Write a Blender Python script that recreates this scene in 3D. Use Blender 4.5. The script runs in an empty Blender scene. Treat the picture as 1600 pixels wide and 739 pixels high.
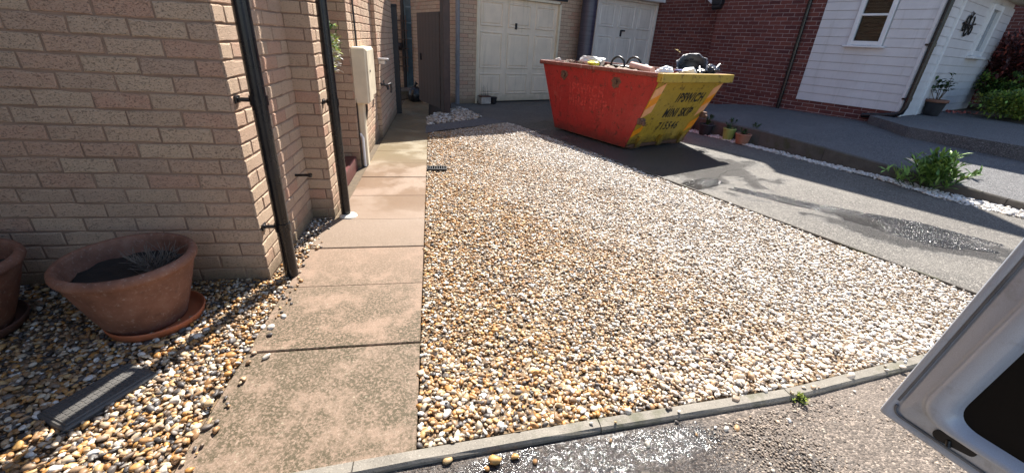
import bpy, bmesh, math, random
import numpy as np
from mathutils import Vector, Matrix

random.seed(7)
rng = np.random.default_rng(11)
SC = bpy.context.scene
COL = SC.collection

# ------------------------------------------------------------------ camera
CAM_H = 1.28
F_PX, PITCH, ROLL, YAW = 655.12, 0.436183, 0.062422, 0.178563
fw = Vector((math.sin(YAW) * math.cos(PITCH), math.cos(YAW) * math.cos(PITCH), -math.sin(PITCH)))
r0 = Vector((math.cos(YAW), -math.sin(YAW), 0.0))
u0 = r0.cross(fw)
RT = r0 * math.cos(ROLL) + u0 * math.sin(ROLL)
UP = -r0 * math.sin(ROLL) + u0 * math.cos(ROLL)
cam_data = bpy.data.cameras.new('camera')
cam = bpy.data.objects.new('camera', cam_data)
COL.objects.link(cam)
cam.matrix_world = Matrix(((RT.x, UP.x, -fw.x, 0), (RT.y, UP.y, -fw.y, 0), (RT.z, UP.z, -fw.z, CAM_H), (0, 0, 0, 1)))
cam_data.sensor_fit = 'HORIZONTAL'
cam_data.sensor_width = 36.0
cam_data.lens = 36.0 * F_PX / 1600.0
cam_data.clip_start = 0.02
cam_data.clip_end = 2000
SC.camera = cam

# ------------------------------------------------------------------ light
SUN_EL, SUN_AZ = 48.8, 21.5            # azimuth measured from +Y towards +X
world = bpy.data.worlds.new('World')
SC.world = world
world.use_nodes = True
wn = world.node_tree.nodes
sky = wn.new('ShaderNodeTexSky')
sky.sky_type = 'NISHITA'
sky.sun_disc = False
sky.sun_elevation = math.radians(SUN_EL)
sky.sun_rotation = math.radians(SUN_AZ)
sky.dust_density = 0.6
wn['Background'].inputs['Strength'].default_value = 0.08
world.node_tree.links.new(sky.outputs[0], wn['Background'].inputs['Color'])
sun_d = bpy.data.lights.new('sun', 'SUN')
sun_d.energy = 5.0
sun_d.angle = math.radians(0.5)
sun_d.color = (1.0, 0.95, 0.87)
sun = bpy.data.objects.new('sun', sun_d)
COL.objects.link(sun)
sdir = Vector((math.sin(math.radians(SUN_AZ)) * math.cos(math.radians(SUN_EL)),
               math.cos(math.radians(SUN_AZ)) * math.cos(math.radians(SUN_EL)), math.sin(math.radians(SUN_EL))))
sun.rotation_euler = (-sdir).to_track_quat('-Z', 'Y').to_euler()
SC.view_settings.view_transform = 'Standard'
SC.view_settings.look = 'None'
SC.view_settings.gamma = 1.0
SC.view_settings.exposure = 1.4
SC.cycles.max_bounces = 6
SC.cycles.use_denoising = True

# ------------------------------------------------------------------ node helpers
class NT:
    def __init__(self, name):
        self.m = bpy.data.materials.new(name)
        self.m.use_nodes = True
        self.t = self.m.node_tree
        self.b = self.t.nodes['Principled BSDF']
        self.pos = None
    def n(self, typ, **kw):
        nd = self.t.nodes.new('ShaderNode' + typ)
        for k, v in kw.items():
            setattr(nd, k, v)
        return nd
    def l(self, a, b):
        self.t.links.new(a, b)
    def inp(self, sock, v):
        if hasattr(v, 'is_output'):
            self.l(v, sock)
        else:
            sock.default_value = v
    def P(self):
        if self.pos is None:
            self.pos = self.n('NewGeometry').outputs['Position']
        return self.pos
    def obj(self):
        return self.n('TexCoord').outputs['Object']
    def scale(self, v, s):
        m = self.n('Mapping')
        self.l(v, m.inputs['Vector'])
        m.inputs['Scale'].default_value = s
        return m.outputs[0]
    def noise(self, scale, detail=4, rough=0.55, vec=None, out=0, dist=0.0):
        x = self.n('TexNoise')
        self.l(vec if vec is not None else self.P(), x.inputs['Vector'])
        x.inputs['Scale'].default_value = scale
        x.inputs['Detail'].default_value = detail
        x.inputs['Roughness'].default_value = rough
        x.inputs['Distortion'].default_value = dist
        return x.outputs[out]
    def vor(self, scale, vec=None, out=0, feature='F1', rand=1.0):
        x = self.n('TexVoronoi', feature=feature)
        self.l(vec if vec is not None else self.P(), x.inputs['Vector'])
        x.inputs['Scale'].default_value = scale
        x.inputs['Randomness'].default_value = rand
        return x.outputs[out]
    def math(self, op, a, b=0.0, c=0.0, clamp=False):
        x = self.n('Math', operation=op, use_clamp=clamp)
        self.inp(x.inputs[0], a)
        self.inp(x.inputs[1], b)
        self.inp(x.inputs[2], c)
        return x.outputs[0]
    def ramp(self, fac, stops, interp='LINEAR'):
        x = self.n('ValToRGB')
        x.color_ramp.interpolation = interp
        e = x.color_ramp.elements
        while len(e) < len(stops):
            e.new(0.5)
        for i, (p, c) in enumerate(stops):
            e[i].position = p
            e[i].color = (c, c, c, 1) if isinstance(c, (int, float)) else (*c, 1)
        self.inp(x.inputs[0], fac)
        return x.outputs[0]
    def mix(self, f, a, b, blend='MIX'):
        x = self.n('Mix', data_type='RGBA', blend_type=blend)
        self.inp(x.inputs[0], f)
        for s, v in ((x.inputs[6], a), (x.inputs[7], b)):
            if isinstance(v, tuple):
                v = (*v, 1) if len(v) == 3 else v
            self.inp(s, v)
        return x.outputs[2]
    def step(self, v, lo, hi):
        x = self.n('MapRange', interpolation_type='SMOOTHSTEP')
        self.inp(x.inputs[0], v)
        x.inputs[1].default_value = lo
        x.inputs[2].default_value = hi
        return x.outputs[0]
    def bump(self, h, strength=0.5, dist=0.01, normal=None):
        x = self.n('Bump')
        x.inputs['Strength'].default_value = strength
        x.inputs['Distance'].default_value = dist
        self.l(h, x.inputs['Height'])
        if normal is not None:
            self.l(normal, x.inputs['Normal'])
        return x.outputs[0]
    def out(self, color=None, rough=None, normal=None, metal=None, spec=None):
        if color is not None:
            self.inp(self.b.inputs['Base Color'], (*color, 1) if isinstance(color, tuple) else color)
        if rough is not None:
            self.inp(self.b.inputs['Roughness'], rough)
        if normal is not None:
            self.l(normal, self.b.inputs['Normal'])
        if metal is not None:
            self.b.inputs['Metallic'].default_value = metal
        if spec is not None:
            self.b.inputs['Specular IOR Level'].default_value = spec
        return self.m
    def ell(self, e, warp=0.35, wscale=2.2):
        """mask 0..1 of a union of ellipses on the ground (cx, cy, angle, rx, ry), outlines warped by noise"""
        sep = self.n('SeparateXYZ')
        self.l(self.P(), sep.inputs[0])
        nz = self.noise(wscale, 5, 0.6)
        tot = None
        for cx, cy, a, rx, ry in e:
            dx = self.math('SUBTRACT', sep.outputs[0], cx)
            dy = self.math('SUBTRACT', sep.outputs[1], cy)
            ca, sa = math.cos(a), math.sin(a)
            p = self.math('DIVIDE', self.math('ADD', self.math('MULTIPLY', dx, ca), self.math('MULTIPLY', dy, sa)), rx)
            q = self.math('DIVIDE', self.math('SUBTRACT', self.math('MULTIPLY', dy, ca), self.math('MULTIPLY', dx, sa)), ry)
            d = self.math('SQRT', self.math('ADD', self.math('MULTIPLY', p, p), self.math('MULTIPLY', q, q)))
            d = self.math('ADD', d, self.math('MULTIPLY', self.math('SUBTRACT', nz, 0.5), warp * 4))
            v = self.step(d, 1.1, 0.8)
            tot = v if tot is None else self.math('MAXIMUM', tot, v)
        return tot

def plain(name, c, rough=0.6, var=0.25, scale=12.0, metal=0.0, bump=0.15, bscale=60.0, spec=None, grime=0.0):
    """one colour with blotches, fine grain and slight relief"""
    t = NT(name)
    o = t.obj()
    n1 = t.noise(scale, 5, 0.6, o)
    lo = tuple(x * (1 - var) for x in c)
    hi = tuple(min(1, x * (1 + var)) for x in c)
    col = t.ramp(n1, [(0.3, lo), (0.7, hi)])
    n2 = t.noise(bscale, 4, 0.6, o)
    if grime:                               # rain streaks and dirt splashed up from the ground
        P = t.P(); sep = t.n('SeparateXYZ'); t.l(P, sep.inputs[0])
        st = t.math('MULTIPLY', t.step(t.noise(1.0, 5, 0.7, t.scale(P, (11, 11, 0.9))), 0.50, 0.72), 0.55)
        sp = t.step(t.math('ADD', sep.outputs[2], t.math('MULTIPLY', t.noise(9, 5, 0.7), 0.4)), 0.45, 0.18)
        g = t.math('MULTIPLY', t.math('MAXIMUM', st, t.math('MULTIPLY', sp, 0.9)), grime)
        col = t.mix(g, col, tuple(x * 0.42 for x in c[:2]) + (c[2] * 0.33,))
    r = t.ramp(n1, [(0.3, max(0.05, rough - 0.08)), (0.7, min(1, rough + 0.08))])
    return t.out(col, r, t.bump(n2, bump, 0.004), metal, spec)

def brick_mat(name, cols, dark=(0.05, 0.04, 0.035), damp=True, drag=1.0, spk=0.5):
    t = NT(name)
    oi = t.n('ObjectInfo').outputs['Random']
    ri = t.n('NewGeometry').outputs['Random Per Island']
    rnd = t.math('FRACT', t.math('ADD', oi, t.math('MULTIPLY', ri, 7.31)))
    k = len(cols)
    base = t.ramp(rnd, [((i + 0.5) / k, c) for i, c in enumerate(cols)])
    P = t.P()
    n1 = t.noise(14, 4, 0.6)
    base = t.mix(t.math('MULTIPLY', t.step(n1, 0.45, 0.75), 0.5), base, cols[-1])
    vs = t.scale(P, (1, 1, 4))
    n2 = t.noise(55, 4, 0.75, vs)
    base = t.mix(t.math('MULTIPLY', t.step(n2, 0.52, 0.70), spk * 0.55), base, dark)
    pit = t.noise(135, 3, 0.7, t.scale(P, (1, 1, 1.6)))
    base = t.mix(t.math('MULTIPLY', t.step(pit, 0.56, 0.64), spk * 1.1), base, dark)
    n3 = t.noise(260, 2, 0.6)
    base = t.mix(t.math('MULTIPLY', t.step(n3, 0.6, 0.8), 0.35 * spk), base, tuple(min(1, c * 1.7) for c in cols[0]))
    if damp:
        sep = t.n('SeparateXYZ')
        t.l(P, sep.inputs[0])
        g = t.step(t.math('ADD', sep.outputs[2], t.math('MULTIPLY', t.noise(3, 3), 0.25)), 0.34, 0.12)
        base = t.mix(t.math('MULTIPLY', g, 0.62), base, (0.085, 0.075, 0.036))
    h = t.math('ADD', t.math('MULTIPLY', n2, 0.9 * drag), t.math('MULTIPLY', n3, 0.35))
    h = t.math('SUBTRACT', h, t.math('MULTIPLY', t.step(pit, 0.54, 0.66), 0.5))
    return t.out(base, 0.9, t.bump(h, 0.85, 0.009), spec=0.25)

# ------------------------------------------------------------------ object helpers
ORG = {}
def _org(p):
    return ORG[p.name] if p is not None else Vector((0, 0, 0))

def link(o, parent, org, label=None, cat=None, group=None, kind=None):
    COL.objects.link(o)
    org = Vector(org)
    ORG[o.name] = org
    o.location = org - _org(parent)
    if parent is not None:
        o.parent = parent
    if label: o['label'] = label
    if cat: o['category'] = cat
    if group: o['group'] = group
    if kind: o['kind'] = kind
    return o

def thing(name, org, label, cat, group=None):
    return link(bpy.data.objects.new(name, None), None, org, label, cat, group)

class MB:
    """collects geometry in world coordinates; build() links it as one mesh object"""
    def __init__(self):
        self.v, self.f, self.s = [], [], []
    def add(self, vs, fs, smooth=False):
        o = len(self.v)
        self.v += [Vector(x) for x in vs]
        self.f += [tuple(i + o for i in f) for f in fs]
        self.s += [smooth] * len(fs)
        return self
    def box(self, c, size, rot=0.0, ch=0.0, M=None):
        """box of full size at centre c, turned about z by rot; ch chamfers all edges"""
        sx, sy, sz = (x / 2 for x in size)
        bm = bmesh.new()
        bmesh.ops.create_cube(bm, size=2.0)
        for v in bm.verts:
            v.co = Vector((v.co.x * sx, v.co.y * sy, v.co.z * sz))
        if ch > 0:
            bmesh.ops.bevel(bm, geom=bm.edges[:], offset=ch, segments=1, affect='EDGES')
        R = M if M is not None else Matrix.Rotation(rot, 3, 'Z')
        bm.verts.index_update()
        self.add([Vector(c) + R @ v.co for v in bm.verts], [[v.index for v in f.verts] for f in bm.faces])
        bm.free()
        return self
    def tube(self, pts, r, n=10, cap=True):
        pts = [Vector(p) for p in pts]
        rs = r if isinstance(r, (list, tuple)) else [r] * len(pts)
        vs, fs = [], []
        prev = None
        for i, p in enumerate(pts):
            d = (pts[min(i + 1, len(pts) - 1)] - pts[max(i - 1, 0)]).normalized()
            if prev is None:
                a = d.orthogonal().normalized()
            else:
                a = (prev - d * prev.dot(d)).normalized()
            prev = a
            b = d.cross(a)
            for k in range(n):
                an = 2 * math.pi * k / n
                vs.append(p + (a * math.cos(an) + b * math.sin(an)) * rs[i])
        for i in range(len(pts) - 1):
            for k in range(n):
                fs.append((i * n + k, i * n + (k + 1) % n, (i + 1) * n + (k + 1) % n, (i + 1) * n + k))
        self.add(vs, fs, True)
        if cap:
            m = len(pts) - 1
            self.add(vs[:n], [tuple(range(n))[::-1]])
            self.add(vs[m * n:], [tuple(range(n))])
        return self
    def lathe(self, prof, c, n=32, M=None, wob=0.0):
        """profile [(r, z)] turned about the vertical through c"""
        vs, fs = [], []
        c = Vector(c)
        for r, z in prof:
            for k in range(n):
                a = 2 * math.pi * k / n
                rr = r * (1 + wob * math.sin(3 * a + z * 7))
                v = Vector((rr * math.cos(a), rr * math.sin(a), z))
                vs.append(c + (M @ v if M is not None else v))
        for i in range(len(prof) - 1):
            for k in range(n):
                fs.append((i * n + k, i * n + (k + 1) % n, (i + 1) * n + (k + 1) % n, (i + 1) * n + k))
        self.add(vs, fs, True)
        return self
    def prism(self, poly, z0, z1):
        """plan polygon between two heights; z may be callables of (x, y)"""
        n = len(poly)
        f0 = z0 if callable(z0) else (lambda x, y: z0)
        f1 = z1 if callable(z1) else (lambda x, y: z1)
        vs = [(x, y, f0(x, y)) for x, y in poly] + [(x, y, f1(x, y)) for x, y in poly]
        fs = [tuple(range(n - 1, -1, -1)), tuple(range(n, 2 * n))]
        fs += [(i, (i + 1) % n, n + (i + 1) % n, n + i) for i in range(n)]
        return self.add(vs, fs)
    def slab(self, pts, d):
        """planar polygon pts extruded by vector d"""
        n = len(pts)
        pts = [Vector(p) for p in pts]
        vs = pts + [p + Vector(d) for p in pts]
        fs = [tuple(range(n - 1, -1, -1)), tuple(range(n, 2 * n))]
        fs += [(i, (i + 1) % n, n + (i + 1) % n, n + i) for i in range(n)]
        return self.add(vs, fs)
    def build(self, name, mat, parent=None, org=None, **kw):
        if org is None:
            if parent is not None:
                org = _org(parent)
            else:
                xs = [v.x for v in self.v]; ys = [v.y for v in self.v]; zs = [v.z for v in self.v]
                org = ((min(xs) + max(xs)) / 2, (min(ys) + max(ys)) / 2, min(zs))
        org = Vector(org)
        me = bpy.data.meshes.new(name)
        me.from_pydata([v - org for v in self.v], [], self.f)
        me.polygons.foreach_set('use_smooth', self.s)
        me.materials.append(mat)
        bm = bmesh.new(); bm.from_mesh(me)
        bmesh.ops.recalc_face_normals(bm, faces=bm.faces[:])
        bm.to_mesh(me); bm.free()
        return link(bpy.data.objects.new(name, me), parent, org, **kw)

def proj(p):
    d = Vector(p) - Vector((0, 0, CAM_H))
    z = d.dot(fw)
    if z < 0.15:
        return None
    return 800 + F_PX * d.dot(RT) / z, 369.5 - F_PX * d.dot(UP) / z, z

# ------------------------------------------------------------------ materials
BUFF = brick_mat('buff brick', [(0.61, 0.42, 0.30), (0.64, 0.465, 0.33), (0.55, 0.39, 0.285), (0.66, 0.49, 0.345), (0.58, 0.42, 0.30), (0.60, 0.365, 0.26), (0.62, 0.455, 0.325)])
RED = brick_mat('red brick', [(0.20, 0.066, 0.055), (0.15, 0.05, 0.046), (0.24, 0.08, 0.062), (0.17, 0.058, 0.052), (0.12, 0.042, 0.042), (0.21, 0.072, 0.058)], spk=0.4)
def mortar_mat(name, c):
    t = NT(name)
    n = t.noise(120, 4, 0.7)
    col = t.mix(t.step(t.noise(5, 3), 0.35, 0.7), c, tuple(x * 0.72 for x in c))
    return t.out(col, 0.95, t.bump(n, 0.5, 0.004), spec=0.15)
MORTAR = mortar_mat('buff mortar', (0.34, 0.235, 0.17))
MORTAR_R = mortar_mat('grey mortar', (0.42, 0.32, 0.30))
BLACKPVC = plain('black gutter plastic', (0.008, 0.008, 0.010), 0.26, 0.3, 9, bump=0.04)
GREYPVC = plain('grey weathered plastic', (0.20, 0.20, 0.22), 0.45, 0.2, 9, bump=0.05)
CREAM = plain('cream plastic', (0.72, 0.63, 0.47), 0.5, 0.1, 6, bump=0.06)
WHITE = plain('white painted plastic', (0.74, 0.75, 0.76), 0.35, 0.06, 6, bump=0.03)
BOARD = plain('white cladding', (0.64, 0.63, 0.64), 0.45, 0.07, 3, bump=0.06, bscale=30, grime=0.4)
GARAGE = plain('cream garage door paint', (0.80, 0.67, 0.52), 0.42, 0.07, 4, bump=0.04, grime=0.6)
GARAGE2 = plain('pale grey garage door paint', (0.78, 0.72, 0.65), 0.42, 0.07, 4, bump=0.04, grime=0.6)
DARKWOOD = plain('dark brown stained timber', (0.075, 0.05, 0.042), 0.62, 0.35, 7, bump=0.35, bscale=40)
DARK = plain('dark paint', (0.02, 0.02, 0.024), 0.5, 0.3)
GLASS_DARK = plain('dark window glass', (0.012, 0.014, 0.017), 0.06, 0.3, 3, bump=0.0)
ROOF = plain('roof tiles', (0.10, 0.06, 0.05), 0.85, 0.3, 6, bump=0.5, bscale=14)

# ------------------------------------------------------------------ ground materials
def tarmac_mat(name, c1, c2, puddles, pools=(), grit=95.0, soft=()):
    t = NT(name)
    P = t.P()
    big = t.noise(1.3, 5, 0.6)
    mid = t.noise(16, 4, 0.65)
    v = t.vor(grit, P, out='Color')
    sv = t.n('SeparateColor'); t.l(v, sv.inputs[0])
    stone = t.ramp(sv.outputs[0], [(0.0, tuple(x * 0.45 for x in c1)), (0.55, c1), (0.85, c2), (1.0, tuple(min(1, x * 1.8) for x in c2))])
    col = t.mix(t.math('MULTIPLY', t.step(mid, 0.4, 0.7), 0.35), stone, tuple(x * 0.6 for x in c1))
    col = t.mix(t.math('MULTIPLY', t.step(big, 0.45, 0.65), 0.4), col, c2)
    dist = t.vor(grit, P, out='Distance')
    fine = t.noise(grit * 2.2, 3, 0.7)
    h = t.math('ADD', t.math('MULTIPLY', dist, -1.0), t.math('MULTIPLY', fine, 0.5))
    h = t.math('ADD', h, t.math('MULTIPLY', mid, 0.6))
    rough = 0.82
    wet = t.ell(puddles)
    if soft:
        wet = t.math('MAXIMUM', wet, t.math('MULTIPLY', t.ell(soft, 0.5, 3.0), 0.75))
    col = t.mix(wet, col, t.mix(0.55, col, (0.016, 0.016, 0.019)))
    r = t.math('SUBTRACT', rough, t.math('MULTIPLY', wet, 0.60))
    x = t.n('Bump')
    t.l(t.math('ADD', 0.006, t.math('MULTIPLY', wet, 0.0 if pools else 0.014)), x.inputs['Distance'])
    t.l(h, x.inputs['Height'])
    if pools:                               # standing water lies over the grit: smooth, with the tallest grains breaking through
        core = t.ell(pools, 0.45, 5.0)
        core = t.math('MULTIPLY', core, t.step(t.noise(42, 5, 0.8), 0.34, 0.60))
        t.l(t.math('SUBTRACT', t.math('ADD', 0.75, t.math('MULTIPLY', wet, 0.25)), t.math('MULTIPLY', core, 0.74)), x.inputs['Strength'])
        r = t.math('SUBTRACT', r, t.math('MULTIPLY', core, 0.12))
        col = t.mix(core, col, (0.014, 0.012, 0.012))
    else:
        t.l(t.math('ADD', 0.75, t.math('MULTIPLY', wet, 0.25)), x.inputs['Strength'])
    return t.out(col, r, x.outputs[0], spec=0.55)

E1 = Vector((-0.4226, 0.9063, 0)); E2 = Vector((0.9063, 0.4226, 0))
ROAD = tarmac_mat('street tarmac', (0.125, 0.098, 0.078), (0.20, 0.16, 0.13),
                  [(0.45, 0.86, 0.10, 0.68, 0.17), (0.25, 0.70, 0.1, 0.45, 0.25)], [(0.42, 0.92, 0.09, 0.55, 0.10)], grit=135, soft=[(0.3, 0.70, 0.1, 0.95, 0.35)])
DRIVE = tarmac_mat('driveway tarmac', (0.118, 0.106, 0.092), (0.18, 0.163, 0.142),
                   [(3.42, 3.42, -0.85, 0.55, 0.12), (3.95, 2.80, -0.8, 0.62, 0.27), (2.75, 3.98, 0.5, 0.45, 0.14)], (), grit=120,
                   soft=[(2.6, 5.6, 1.9, 1.9, 1.2), (3.3, 4.6, 0.5, 0.9, 0.4), (1.6, 7.1, 0.5, 0.7, 0.3), (3.9, 2.6, -0.7, 0.75, 0.36)])
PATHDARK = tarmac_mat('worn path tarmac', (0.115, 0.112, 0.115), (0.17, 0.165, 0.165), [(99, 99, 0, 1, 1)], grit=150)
EARTH = plain('damp earth', (0.075, 0.052, 0.034), 0.95, 0.4, 20, bump=0.8, bscale=70)

def slab_mat():
    t = NT('pink tinted concrete paving')
    P = t.P()
    sep = t.n('SeparateXYZ'); t.l(P, sep.inputs[0])
    oi = t.n('ObjectInfo').outputs['Random']
    base = t.ramp(oi, [(0.0, (0.222, 0.150, 0.102)), (0.5, (0.240, 0.158, 0.108)), (1.0, (0.205, 0.145, 0.102))])
    far = t.step(sep.outputs[1], 4.2, 5.0)
    base = t.mix(far, base, (0.21, 0.175, 0.105))
    f = t.noise(190, 3, 0.7)
    base = t.mix(t.math('MULTIPLY', t.step(f, 0.54, 0.7), 0.55), base, (0.42, 0.33, 0.26))
    f2 = t.noise(150, 3, 0.7, t.scale(P, (1.3, 1, 1)))
    base = t.mix(t.math('MULTIPLY', t.step(f2, 0.53, 0.66), 0.65), base, (0.10, 0.065, 0.047))
    # algae and lichen blotches, strongest on the nearest slabs
    near = t.step(sep.outputs[1], 3.1, 1.6)
    al = t.math('MULTIPLY', t.step(t.noise(4.2, 7, 0.75), 0.37, 0.54), t.step(t.noise(85, 5, 0.85), 0.42, 0.53))
    base = t.mix(t.math('MULTIPLY', t.math('MULTIPLY', al, near), 1.0), base, (0.060, 0.046, 0.022))
    li = t.math('MULTIPLY', t.step(t.noise(9, 4, 0.6), 0.5, 0.7), t.step(t.noise(70, 3, 0.6), 0.6, 0.68))
    base = t.mix(t.math('MULTIPLY', t.math('MULTIPLY', li, near), 0.7), base, (0.34, 0.30, 0.21))
    wet = t.math('MULTIPLY', t.step(sep.outputs[1], 2.7, 3.4), t.step(t.noise(2.0, 4, 0.6), 0.3, 0.55))
    base = t.mix(t.math('MULTIPLY', wet, 0.35), base, (0.14, 0.085, 0.045))
    r = t.math('SUBTRACT', 0.76, t.math('MULTIPLY', wet, 0.42))
    h = t.math('ADD', f, t.math('MULTIPLY', t.noise(30, 3), 0.8))
    return t.out(base, r, t.bump(h, 0.35, 0.003), spec=0.4)
SLAB = slab_mat()

def conc_mat(name, c, moss=0.3):
    t = NT(name)
    n1 = t.noise(7, 5, 0.65)
    col = t.ramp(n1, [(0.3, tuple(x * 0.7 for x in c)), (0.7, c)])
    n2 = t.noise(170, 3, 0.7)
    col = t.mix(t.math('MULTIPLY', t.step(n2, 0.55, 0.68), 0.5), col, tuple(min(1, x * 1.7) for x in c))
    n4 = t.noise(130, 2, 0.7)
    col = t.mix(t.math('MULTIPLY', t.step(n4, 0.58, 0.68), 0.6), col, tuple(x * 0.35 for x in c))
    col = t.mix(t.math('MULTIPLY', t.step(t.noise(4.5, 4, 0.7), 0.52, 0.66), moss), col, (0.07, 0.075, 0.03))
    return t.out(col, 0.85, t.bump(n2, 0.4, 0.003), spec=0.3)
CONC = conc_mat('kerb concrete', (0.25, 0.225, 0.19), 0.5)
CONC_D = conc_mat('mossy dark concrete', (0.13, 0.115, 0.10), 0.6)

# ------------------------------------------------------------------ SETTING: ground sheets
def sheet(name, poly, z, mat, parent=None, kind='structure'):
    m = MB()
    f = z if callable(z) else (lambda x, y: z)
    m.add([(x, y, f(x, y)) for x, y in poly], [tuple(range(len(poly)))])
    return m.build(name, mat, parent, org=(0, 0, 0), kind=kind)

sheet('ground', [(-400, -400), (400, -400), (400, 400), (-400, 400)], -0.10, EARTH)
KERB_IN = [(-3.0, 0.80), (-0.75, 0.945), (-0.092, 1.015), (0.558, 1.075), (1.442, 1.145), (2.258, 1.275), (3.2, 1.45), (3.42, 1.50)]
KERB_OUT = [(x + 0.004, y - 0.052) for x, y in KERB_IN]
sheet('road', [(-60, -80), (60, -80), (60, 1.4), (3.43, 1.445)] + KERB_OUT[-2::-1] + [(-60, 0.8)], -0.014, ROAD)
def GR(y):       # right edge of the gravel bed
    return 3.305 - (y - 1.795) * (3.305 - 1.25) / (7.1 - 1.795)
def RK(y):       # foot of the raised kerb on the right
    return 4.58 + (6.9 - y) * (5.83 - 4.58) / (6.9 - 3.12)
sheet('driveway', [(GR(1.4), 1.4), (6.6, 1.4), (RK(2.5), 2.5), (RK(7.5) + 0.1, 7.5), (4.6, 11.6), (0.2, 9.5), (0.15, 7.75), (0.75, 7.75), (1.15, 7.35), (GR(7.1), 7.1)], -0.010, DRIVE)

CRACK = plain('crack in the tarmac', (0.018, 0.016, 0.014), 0.9, 0.2)
for pts in (((2.30, 3.86), (2.62, 3.98), (2.86, 4.18), (3.10, 4.22), (3.42, 4.50), (3.85, 4.62)), ((2.62, 3.98), (2.78, 3.84), (2.98, 3.86)), ((3.10, 4.22), (3.3, 4.2), (3.52, 4.28))):
    fine = []
    for (xa, ya), (xb, yb) in zip(pts[:-1], pts[1:]):
        for q in range(8):
            t_ = q / 8
            fine.append((xa + (xb - xa) * t_ + random.uniform(-.014, .014), ya + (yb - ya) * t_ + random.uniform(-.014, .014)))
    m = MB()
    vs = []
    for q, (x, y) in enumerate(fine):
        w_ = random.uniform(0.002, 0.006)
        vs += [(x - w_ * .5, y + w_, -0.0085), (x + w_ * .5, y - w_, -0.0085)]
    m.add(vs, [(2 * q, 2 * q + 1, 2 * q + 3, 2 * q + 2) for q in range(len(fine) - 1)])
    m.build('tarmac_crack', CRACK, None, org=(0, 0, 0), kind='structure')
# path of paving slabs along the house
path = sheet('path', [(-0.84, 0.95), (-0.115, 1.0), (-0.31, 12.2), (-0.9, 12.2)], -0.009, plain('sandy joint filling', (0.11, 0.08, 0.05), 0.95, 0.4, 30, bump=0.6, bscale=120))
def PR(y):
    return -0.083 - 0.0195 * y
ys = [1.012, 1.582, 2.107, 2.575, 3.05, 3.58, 4.11, 4.63, 5.15, 5.68, 6.21, 6.74, 7.27, 7.8, 8.4, 9.0, 9.6, 10.2]
for i in range(len(ys) - 1):
    y0, y1 = ys[i] + 0.0022, ys[i + 1] - 0.0022
    xl = -0.845 if y0 < 3.0 else -0.778
    if i == 0:
        poly = [(xl, 0.93), (PR(1) , 1.013), (PR(y1), y1), (xl, y1 - 0.012)]
    else:
        s = random.uniform(-0.006, 0.006)
        poly = [(xl, y0 - 0.012), (PR(y0), y0 + s * 0), (PR(y1), y1), (xl, y1 - 0.012)]
    z1 = random.uniform(-0.003, 0.002)
    m = MB()
    cx = sum(p[0] for p in poly) / 4; cy = sum(p[1] for p in poly) / 4
    ins = [(x + (0.004 if x < cx else -0.004), y + (0.004 if y < cy else -0.004)) for x, y in poly]
    vs = [(x, y, -0.05) for x, y in poly] + [(x, y, z1 - 0.004) for x, y in poly] + [(x, y, z1) for x, y in ins]
    fs = [(8, 9, 10, 11)]
    for a in (0, 4):
        fs += [(a + k, a + (k + 1) % 4, a + 4 + (k + 1) % 4, a + 4 + k) for k in range(4)]
    m.add(vs, fs)
    m.build('paving_slab', SLAB, path, org=(cx, cy, 0))

# kerb edging along the street: separate stones
kerb = sheet('kerb', [(-3.0, 0.76), (3.4, 1.46), (3.42, 1.50), (-3.0, 0.80)], -0.06, EARTH)
def along(pl, x):
    for (xa, ya), (xb, yb) in zip(pl[:-1], pl[1:]):
        if xa <= x <= xb:
            return ya + (yb - ya) * (x - xa) / (xb - xa)
    return pl[-1][1]
cuts = [-3.0, -2.1, -1.2, -0.30, 0.565, 1.42, 2.3, 3.40]
for a, b in zip(cuts[:-1], cuts[1:]):
    m = MB()
    N = 8
    rows = []
    for k in range(N + 1):
        x = a + 0.002 + (b - a - 0.004) * k / N
        yi = along(KERB_IN, x)
        w = 0.05
        jit = [random.uniform(-0.0015, 0.0015) for _ in range(3)]
        rows.append([(x, yi, -0.10), (x, yi, 0.002), (x, yi - 0.006, 0.008 + jit[0]), (x, yi - w + 0.008, 0.007 + jit[1]), (x, yi - w, -0.002 + jit[2]), (x, yi - w, -0.10)])
    vs = [p for r in rows for p in r]
    fs = []
    for k in range(N):
        for j in range(5):
            fs.append((k * 6 + j, k * 6 + j + 1, (k + 1) * 6 + j + 1, (k + 1) * 6 + j))
    fs += [tuple(range(6)), tuple(range(N * 6 + 5, N * 6 - 1, -1))]
    m.add(vs, fs)
    m.build('kerb_stone', CONC, kerb, org=((a + b) / 2, along(KERB_IN, (a + b) / 2), 0))

# narrow edging strip between gravel and driveway
edging = sheet('edging', [(GR(1.5) - 0.02, 1.5), (GR(1.5) + 0.02, 1.5), (GR(7.1) + 0.02, 7.1), (GR(7.1) - 0.02, 7.1)], -0.07, EARTH)
d = Vector((GR(7.1) - GR(1.5), 5.6, 0)); L = d.length; d.normalize(); ang = math.atan2(d.y, d.x)
n_e = 6
for k in range(n_e):
    c = Vector((GR(1.5), 1.5, 0)) + d * (L * (k + 0.5) / n_e)
    m = MB().box((c.x, c.y, -0.022), (L / n_e - 0.006, 0.022, 0.06), ang + random.uniform(-0.004, 0.004), 0.003)
    m.build('edging_strip', CONC_D, edging, org=c)

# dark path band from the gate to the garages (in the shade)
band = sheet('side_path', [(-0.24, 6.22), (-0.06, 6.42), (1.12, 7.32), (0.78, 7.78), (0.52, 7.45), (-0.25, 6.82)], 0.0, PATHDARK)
EDGE_W = plain('pale path edge', (0.42, 0.40, 0.38), 0.7, 0.2)
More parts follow.
